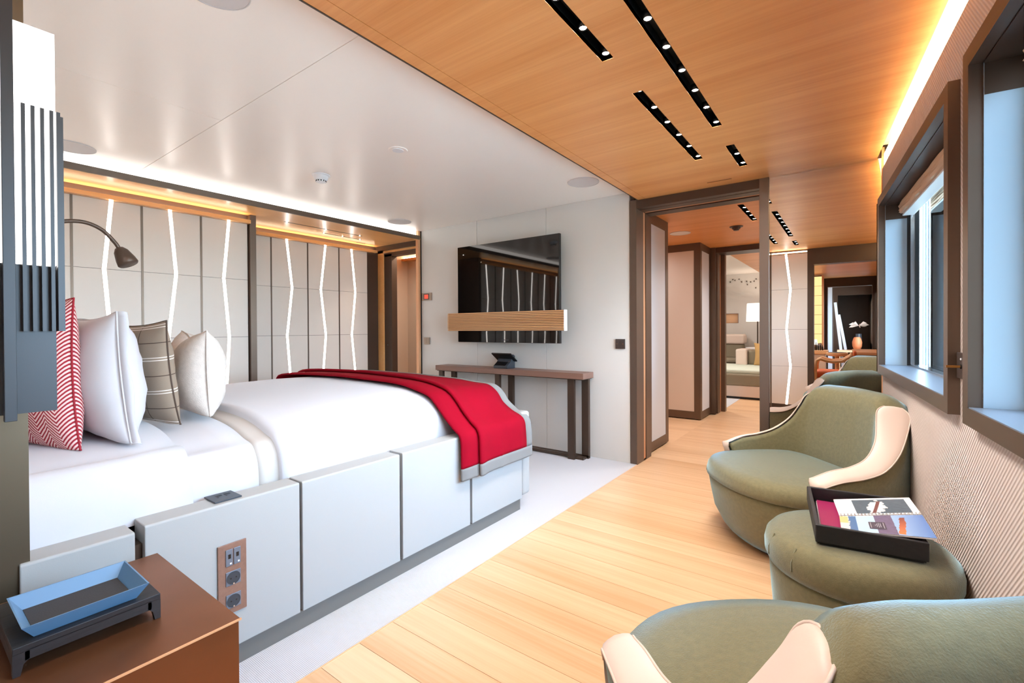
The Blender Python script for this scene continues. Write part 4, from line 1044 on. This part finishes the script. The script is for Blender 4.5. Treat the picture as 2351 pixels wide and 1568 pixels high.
struct('wall_lounge', MB().box(-4.6, -.35, 10.55, 10.65, 0, 1.21).box(-4.6, -.35, 10.55, 10.65, 1.412, 2.4).box(-4.6, -2.60, 10.55, 10.65, 1.21, 1.412).box(-1.90, -.35, 10.55, 10.65, 1.21, 1.412).box(-4.7, -4.6, 6.4, 10.65, 0, 2.4).box(-4.6, -1.5, 6.45, 6.7, 0, 2.4), 'wall_fabric')
t = thing('wall_niche', 'small oak lined niche recessed in the lounge back wall', 'niche', (-2.25, 10.6, 1.21))
MB().box(-2.60, -1.90, 10.60, 10.66, 1.20, 1.42).build('back_panel', 'oak_light', t)
MB().box(-2.60, -1.90, 10.552, 10.60, 1.205, 1.215).box(-2.60, -1.90, 10.552, 10.60, 1.405, 1.412).box(-1.912, -1.90, 10.552, 10.60, 1.215, 1.405).build('lining', 'walnut', t)
struct('ceiling_lounge', MB().box(-4.6, -1.402, 6.5, 10.6, ZW, ZW+.05), 'white_ceiling')
struct('ceiling_lounge_oak', MB().box(-1.402, -.12, 6.5, 10.6, ZC, ZC+.09), 'oak_ceiling')
dots = ((-2.182, 2.040), (-2.157, 2.095), (-2.054, 2.067), (-2.006, 2.114), (-1.965, 2.097), (-1.887, 2.115), (-1.840, 2.056), (-1.745, 2.059), (-1.730, 1.993), (-1.672, 2.045), (-1.609, 2.055), (-1.572, 2.099), (-1.578, 1.919))
nth = ['leftmost', 'second from the left', 'third from the left', 'fourth from the left', 'fifth from the left', 'sixth from the left', 'seventh from the left', 'eighth from the left', 'ninth from the left, a low one', 'tenth from the left', 'eleventh from the left', 'rightmost of the upper row', 'lowest one of all']
ORN = ['small dark wall ornament over the lounge niche, '+q for q in nth]
for i, (x, z) in enumerate(dots):
    b = MB().prism([(x-.016, z), (x-.004, z+.012), (x+.012, z+.016), (x+.006, z+.001), (x+.014, z-.012), (x-.002, z-.006)], 'y', 10.535, 10.549)
    b.build('wall_ornament', 'bronze_dark', label=ORN[i], cat='ornament', group='dark ornaments scattered on the lounge wall')
# chaise sofa
t = thing('sofa', 'sage chaise sofa on a pale base in the lounge through the doorway', 'sofa', (-1.4, 8.4, 0))
MB().box(-2.05, -.35, 7.95, 9.6, .035, .21).build('base', 'cream_leather', t, bevel=.01)
MB().box(-2.0, -.40, 8.0, 9.55, 0, .035).build('plinth', 'black', t)
MB().box(-2.06, -.34, 7.93, 9.30, .212, .40).build('seat_cushion', 'sofa_taupe', t, bevel=.03, seg=3)
MB().box(-2.04, -.36, 7.95, 9.28, .392, .462).build('top_pad', 'sofa_sage', t, bevel=.03, seg=3)
MB().box(-1.68, -1.50, 9.05, 9.5, .45, .735).build('arm', 'cream_leather', t, bevel=.025, seg=3)
MB().box(-1.498, -.36, 9.12, 9.45, .45, .72).build('backrest', 'sofa_taupe', t, bevel=.04, seg=3)
pillow('cushion', 'mustard cushion leaning on the back of the sage sofa', 'mustard', .45, .40, .14, (-1.16, 9.02, .464), 0, lean=-.15, seed=7)
t = thing('lounge_chair', 'taupe lounge chair with a white headrest behind the sage sofa', 'armchair', (-2.0, 10.0, 0))
MB().box(-2.45, -1.75, 9.75, 10.4, .03, .44).build('base', 'sofa_taupe', t, bevel=.03)
MB().box(-2.43, -1.77, 9.72, 10.2, .44, .52).build('seat_cushion', 'sofa_taupe', t, bevel=.03, seg=3)
MB().box(-2.45, -1.75, 10.15, 10.42, .50, .80).build('backrest', 'sofa_taupe', t, bevel=.04, seg=3)
MB().box(-2.46, -1.72, 10.10, 10.44, .79, .985).build('headrest', 'cream_leather', t, bevel=.04, seg=3)
t = thing('side_table', 'small round white side table behind the sofa arm', 'table', (-1.48, 9.85, 0))
MB().lathe([(.001, .70), (.16, .70), (.17, .71), (.17, .735), (.16, .74), (.001, .74)], (-1.48, 9.85, 0), 32).build('tabletop', 'white_plastic', t)
MB().lathe([(.001, 0), (.11, 0), (.11, .015), (.016, .03), (.016, .70), (.001, .70)], (-1.48, 9.85, 0), 20).build('stem', 'bronze_dark', t)
t = thing('floor_lamp', 'floor lamp with a bright white drum shade in the lounge', 'lamp', (-1.42, 10.1, 0))
MB().lathe([(.20, 1.235), (.185, 1.585), (.183, 1.585), (.198, 1.235)], (-1.48, 10.1, 0), 36).build('lamp_shade', 'lamp_shade', t, smooth=True)
MB().lathe([(.001, 0), (.13, 0), (.13, .02), (.012, .03), (.012, 1.50), (.001, 1.50)], (-1.48, 10.1, 0), 20).build('stand', 'bronze_dark', t)
lamp('POINT', (-1.48, 10.1, 1.42), 12, (1, .85, .7), .08)

def fill_lamp(x, y, z, watts, color, label):  # invented fixture with an area light, added to brighten the other rooms
    t = thing('fill_lamp', label, 'light', (x, y, z), 'small added fill lamps')
    MB().lathe([(.045, -.004), (.055, -.004), (.055, 0), (.045, 0), (.045, -.004)], (x, y, z), 24, None, False).build('ring', 'bronze_dark', t)
    MB().lathe([(.001, -.002), (.045, -.002), (.045, 0), (.001, 0)], (x, y, z), 24).build('lens', 'lamp_shade', t)
    l = lamp('AREA', (x, y, z-.006), watts, color, .09); l.data.shape = 'DISK'; l.data.spread = 2.9
# ------------------------------------------------------------------ bulkhead and room behind the camera (seen in the mirror)
YB = .035
nb = struct('wall_near', MB().box(-1.64, -.475, -.10, YB-.012, 0, 2.4), 'bronze_dark')
struct('trim_14', MB().box(-.91, -.893, -.1, YB+.004, 0, ZC), 'bronze')
ZK = [.075, .59, 1.087, 1.625, 2.10]; zx = [-.717, -.670, -.716, -.669, -.721]
for k in range(4):
    z0, z1 = ZK[k]+.0015, ZK[k+1]-.0015; a0, a1 = zx[k], zx[k+1]; h = .013
    MB().prism([(-.893, z0), (a0-h, z0), (a1-h, z1), (-.893, z1)], 'y', YB-.012, YB).build('wall_panel', 'wall_panel', nb)
    MB().prism([(a0+h, z0), (-.477, z0), (-.477, z1), (a1+h, z1)], 'y', YB-.012, YB).build('wall_panel', 'wall_panel', nb)
    MB().prism([(a0-h+.001, ZK[k]), (a0+h-.001, ZK[k]), (a1+h-.001, ZK[k+1]), (a1-h+.001, ZK[k+1])], 'y', YB-.010, YB-.001).build('light_strip', 'led_white', nb)
for x0, x1 in ((-1.64, -1.275), (-1.27, -.912)): MB().box(x0, x1, YB-.012, YB, .075, 2.10).build('wall_panel', 'wall_panel', nb)
struct('trim_15', MB().box(-1.64, -.477, YB-.012, YB+.004, 2.104, 2.112), 'oak_soffit')
t = thing('cove_light', 'warm cove strip over the zigzag panel reflected in the mirror', 'light', (-1.0, YB-.005, 2.12))
MB().box(-1.62, -.48, YB-.012, YB-.004, 2.114, 2.128).build('diffuser', 'led_warm', t)
d4 = struct('door_4', MB().box(-.475, -.408, -.12, YB, 0, ZC), 'bronze_dark'); MB().box(-.408, .365, -.12, YB, 1.94, ZC).build('header', 'bronze_dark', d4); MB().box(.365, .46, -.12, YB, 0, ZC).build('jamb', 'bronze_dark', d4)
struct('wall_rear', MB().box(-5.1, -1.6, -.75, -.60, 0, 2.4).box(-1.75, -1.64, -9, -.1, 0, 2.4), 'wall_panel')
struct('ceiling_rear', MB().box(-1.7, .75, -9.0, -.11, ZC, ZC+.1), 'oak_ceiling')
struct('trim_16', MB().box(-1.5, .7, -1.51, -1.505, ZC-.003, ZC), 'bronze_dark')
b = MB()
for y0, y1 in ((-4.6, -.1), (-6.0, -5.7), (-9.0, -6.6)): b.box(.40, .50, y0, y1, 0, 2.3)
b.box(.40, .50, -9, -.1, 0, .70).box(.40, .50, -9, -.1, 1.80, 2.3)
struct('wall_right_rear', b, 'wall_fabric')
for y in (-1.1, -1.9, -2.9): MB().box(.385, .40, y-.05, y+.05, 0, ZC).build('trim_strip', 'copper_strip', bpy.data.objects['wall_right_rear'])
YP = -4.62
d5 = struct('door_5', MB().box(-.53, -.42, YP-.12, YP, 0, ZC), 'bronze_dark'); MB().box(-.42, .33, YP-.12, YP, 1.965, ZC).build('header', 'bronze_dark', d5); MB().box(.33, .42, YP-.12, YP, 0, ZC).build('jamb', 'bronze_dark', d5)
struct('wall_rear_partition', MB().box(-1.7, -.53, YP-.1, YP, 0, ZC), 'wall_panel')
struct('wall_end', MB().box(-1.7, -.30, -7.42, -7.3, 0, 2.2).box(-.30, .42, -7.42, -7.3, 1.93, 2.2).box(-1.7, .5, -9.0, -8.9, 0, 2.2), 'bronze_dark')
d6 = struct('door_6', MB().box(-.44, -.36, YP-.9, YP-.82, 0, ZC), 'pale_panel'); MB().box(-.36, -.34, YP-.9, YP-.82, 0, ZC).build('edge_strip', 'bronze_dark', d6)
for i, (x, tilt, lab) in enumerate(((-.17, .10, 'tall pale leaning board nearer the left in the mirrored far room'), (-.04, .16, 'shorter pale leaning board in the mirrored far room'))):
    t = thing('leaning_board', lab, 'board', (x, -7.0, 0))
    X_ = Matrix.Translation((x, -7.0, .0)) @ Matrix.Rotation(-tilt, 4, 'Y'); MB().box(-.03, .03, -.02, .02, .0, 1.75-.3*i, X_).build('board', 'pale_panel', t, bevel=.004); MB().box(-.045, -.03, -.021, .019, 0, 1.75-.3*i, X_).build('board_edge', 'bronze_dark', t)
t = thing('vase', 'terracotta jar in the far room seen in the mirror', 'vase', (.12, -6.9, 0))
MB().lathe([(.001, 0), (.06, 0), (.095, .10), (.10, .2), (.075, .29), (.06, .31), (.065, .32), (.055, .32), (.001, .28)], (.10, -6.85, .55), 24).build('jar', 'terracotta', t, smooth=True)
MB().box(-.3, .40, -7.2, -6.7, .50, .55).box(-.28, -.24, -7.15, -6.75, 0, .5).box(.34, .38, -7.15, -6.75, 0, .5).build('shelf_board', 'oak_light', t)
t = thing('palm_plant', 'pale crumpled palm leaves in the far room seen in the mirror', 'plant', (.18, -7.1, 1.0))
for k in range(9):
    a = k*.7; d = V3((math.cos(a)*.8, math.sin(a)*.35, .25+.25*math.sin(k*2.3))); c = V3((.13, -7.05, 1.15))
    MB().add([c, c+d*.15+V3((0, 0, .04)), c+d*.26+V3((0, 0, -.05)), c+d*.17-V3((0, .03, .05))], [(0, 1, 2, 3)]).build('palm_leaf', 'cream_leather', t)
MB().lathe([(.001, .55), (.05, .55), (.07, .8), (.06, .95), (.001, .95)], (.13, -7.05, 0), 16).build('pot', 'dark_grey', t)
# onyx panel, counter with bottles
t = thing('onyx_panel', 'backlit amber onyx panel of stacked tiles seen in the mirror', 'panel', (-.56, -3.55, .8))
MB().box(-.82, -.475, -3.56, -3.55, .80, 2.12).build('backing', 'bronze_dark', t)
for i in range(2):
    for k in range(7): MB().box(-.81+.17*i, -.645+.17*i, -3.55, -3.535, .805+.186*k, .985+.186*k).build('tile', 'onyx', t, bevel=.003)
MB().box(-.472, -.44, -3.56, -3.50, .7, 2.12).build('frame_edge', 'copper_strip', t)
t = thing('bar_counter', 'pale stone bar counter under the onyx panel, in the mirror', 'counter', (-.9, -3.3, 0))
MB().box(-1.5, -.36, -3.50, -3.05, .62, .68).build('worktop', 'oak_light', t, bevel=.004); MB().box(-1.48, -.40, -3.48, -3.08, 0, .62).build('cabinet', 'cream_leather', t)
for k in range(6):
    x = -.62+.034*k; h = (.14, .11, .15, .12, .14, .10)[k]
    b = MB().lathe([(.001, 0), (.013, 0), (.014, h*.6), (.006, h*.75), (.006, h), (.001, h)], (x, -3.22-.02*(k % 2), .68), 14)
    o = b.build('bottle', 'black', smooth=True, label='dark bottle on the mirrored bar counter, '+['first', 'second', 'third', 'fourth', 'fifth', 'last'][k]+' of the row', cat='bottle', group='dark bottles on the bar counter')
t = thing('table_lamp', 'tiny glowing lamp behind the bottles on the counter', 'lamp', (-.58, -3.40, .68))
MB().lathe([(.001, 0), (.03, 0), (.03, .01), (.006, .012), (.006, .10), (.001, .10)], (-.58, -3.40, .68), 14).build('base', 'brass', t); MB().lathe([(.045, .10), (.035, .20), (.033, .20), (.043, .10)], (-.58, -3.40, .68), 18).build('lamp_shade', 'lamp_shade', t)
# desk chair and round table
t = thing('desk_chair', 'orange upholstered chair with pale wooden arms seen in the mirror', 'chair', (-.24, -1.5, 0))
MB().box(-.475, -.10, -1.70, -1.30, .335, .45).build('seat', 'orange_leather', t, bevel=.05, seg=4)
for y in (-1.72, -1.28):
    MB().tube([(-.46, y, .30), (-.46, y, .52), (-.44, y, .60), (-.39, y, .625), (-.32, y, .60), (-.24, y, .585), (-.12, y, .60), (-.03, y, .66), (.0, y, .70)], .024, 10).build('arm', 'oak_light', t, smooth=True)
    for x in (-.44, -.04): MB().tube([(x, y, 0), (x, y, .32)], [.014, .022], 10).build('leg', 'oak_light', t, smooth=True)
MB().box(-.47, -.02, -1.72, -1.28, .29, .335).build('seat_frame', 'oak_light', t, bevel=.008)
MB().prism([(-.03, .42), (.02, .40), (.06, .74), (.02, .76)], 'y', -1.70, -1.30).build('backrest', 'orange_leather', t, bevel=.02)
t = thing('round_table', 'small round pale wooden table behind the orange chair', 'table', (-.20, -2.05, 0))
MB().lathe([(.001, .64), (.13, .64), (.15, .66), (.15, .69), (.14, .695), (.001, .695)], (-.20, -2.05, 0), 32).build('tabletop', 'oak_light', t); MB().lathe([(.001, .6955), (.125, .6955), (.125, .70), (.001, .70)], (-.20, -2.05, 0), 32).build('inlay', 'dark_grey', t)
MB().lathe([(.001, 0), (.12, 0), (.12, .02), (.03, .05), (.03, .64), (.001, .64)], (-.20, -2.05, 0), 20).build('pedestal', 'oak_light', t)
t = thing('low_cabinet', 'long low grey cabinet along the window wall in the mirror', 'cabinet', (.2, -2.6, 0))
MB().box(.02, .37, -3.6, -2.2, .05, .66).build('body', 'sofa_taupe', t); MB().box(.0, .378, -3.62, -2.18, .66, .70).build('top', 'copper_strip', t); MB().box(.04, .36, -3.55, -2.25, 0, .05).build('plinth', 'black', t)
fill_lamp(-1.0, -1.4, ZC, 14.0, (1, .92, .84), 'added fill lamp in the oak ceiling behind the camera, nearer the doorway')
fill_lamp(-.9, -2.6, ZC, 14.0, (1, .9, .78), 'added fill lamp in the oak ceiling behind the camera, by the onyx panel')
fill_lamp(-4.3, 3.95, 2.16, 9.0, (1, .8, .6), 'added fill lamp in the corridor ceiling behind the left doorway, hidden by the header')
fill_lamp(-1.0, -5.8, ZC, 9.0, (1, .9, .8), 'added fill lamp in the far mirrored room')
fill_lamp(-2.6, 8.0, ZW, 30.0, (1, .95, .9), 'added fill lamp in the white lounge ceiling, hidden left of the doorway')
fill_lamp(-.3, 8.0, ZC, 18.0, (1, .92, .82), 'added fill lamp in the oak lounge ceiling, hidden behind the post')
fill_lamp(-.2, 5.3, ZC, 12.0, (1, .96, .93), 'added fill lamp in the oak ceiling of the next room, hidden behind the mirror')
fill_lamp(-2.2, 5.3, ZC, 5.0, (1, .96, .93), 'added fill lamp in the oak ceiling of the next room, hidden behind the vestibule wall')
# unseen outer shell, added to block the sky except at the windows
struct('light_block_roof', MB().box(-6.3, .46, -9.3, 3.7, 2.42, 2.5).box(-6.3, .12, 3.7, 13.0, 2.42, 2.5), 'white_ceiling')
struct('light_block_walls', MB().box(-6.3, -6.2, -9.3, 13.0, -.1, 2.5).box(-6.3, .6, -9.3, -9.2, -.1, 2.5).box(-6.3, -.4, 12.9, 13.0, -.1, 2.5), 'white_ceiling')
b = MB(); wbox(b, 3.70, 13.0, -.16, -.02, -.02, 2.5); struct('wall_right_next', b, 'wall_panel')
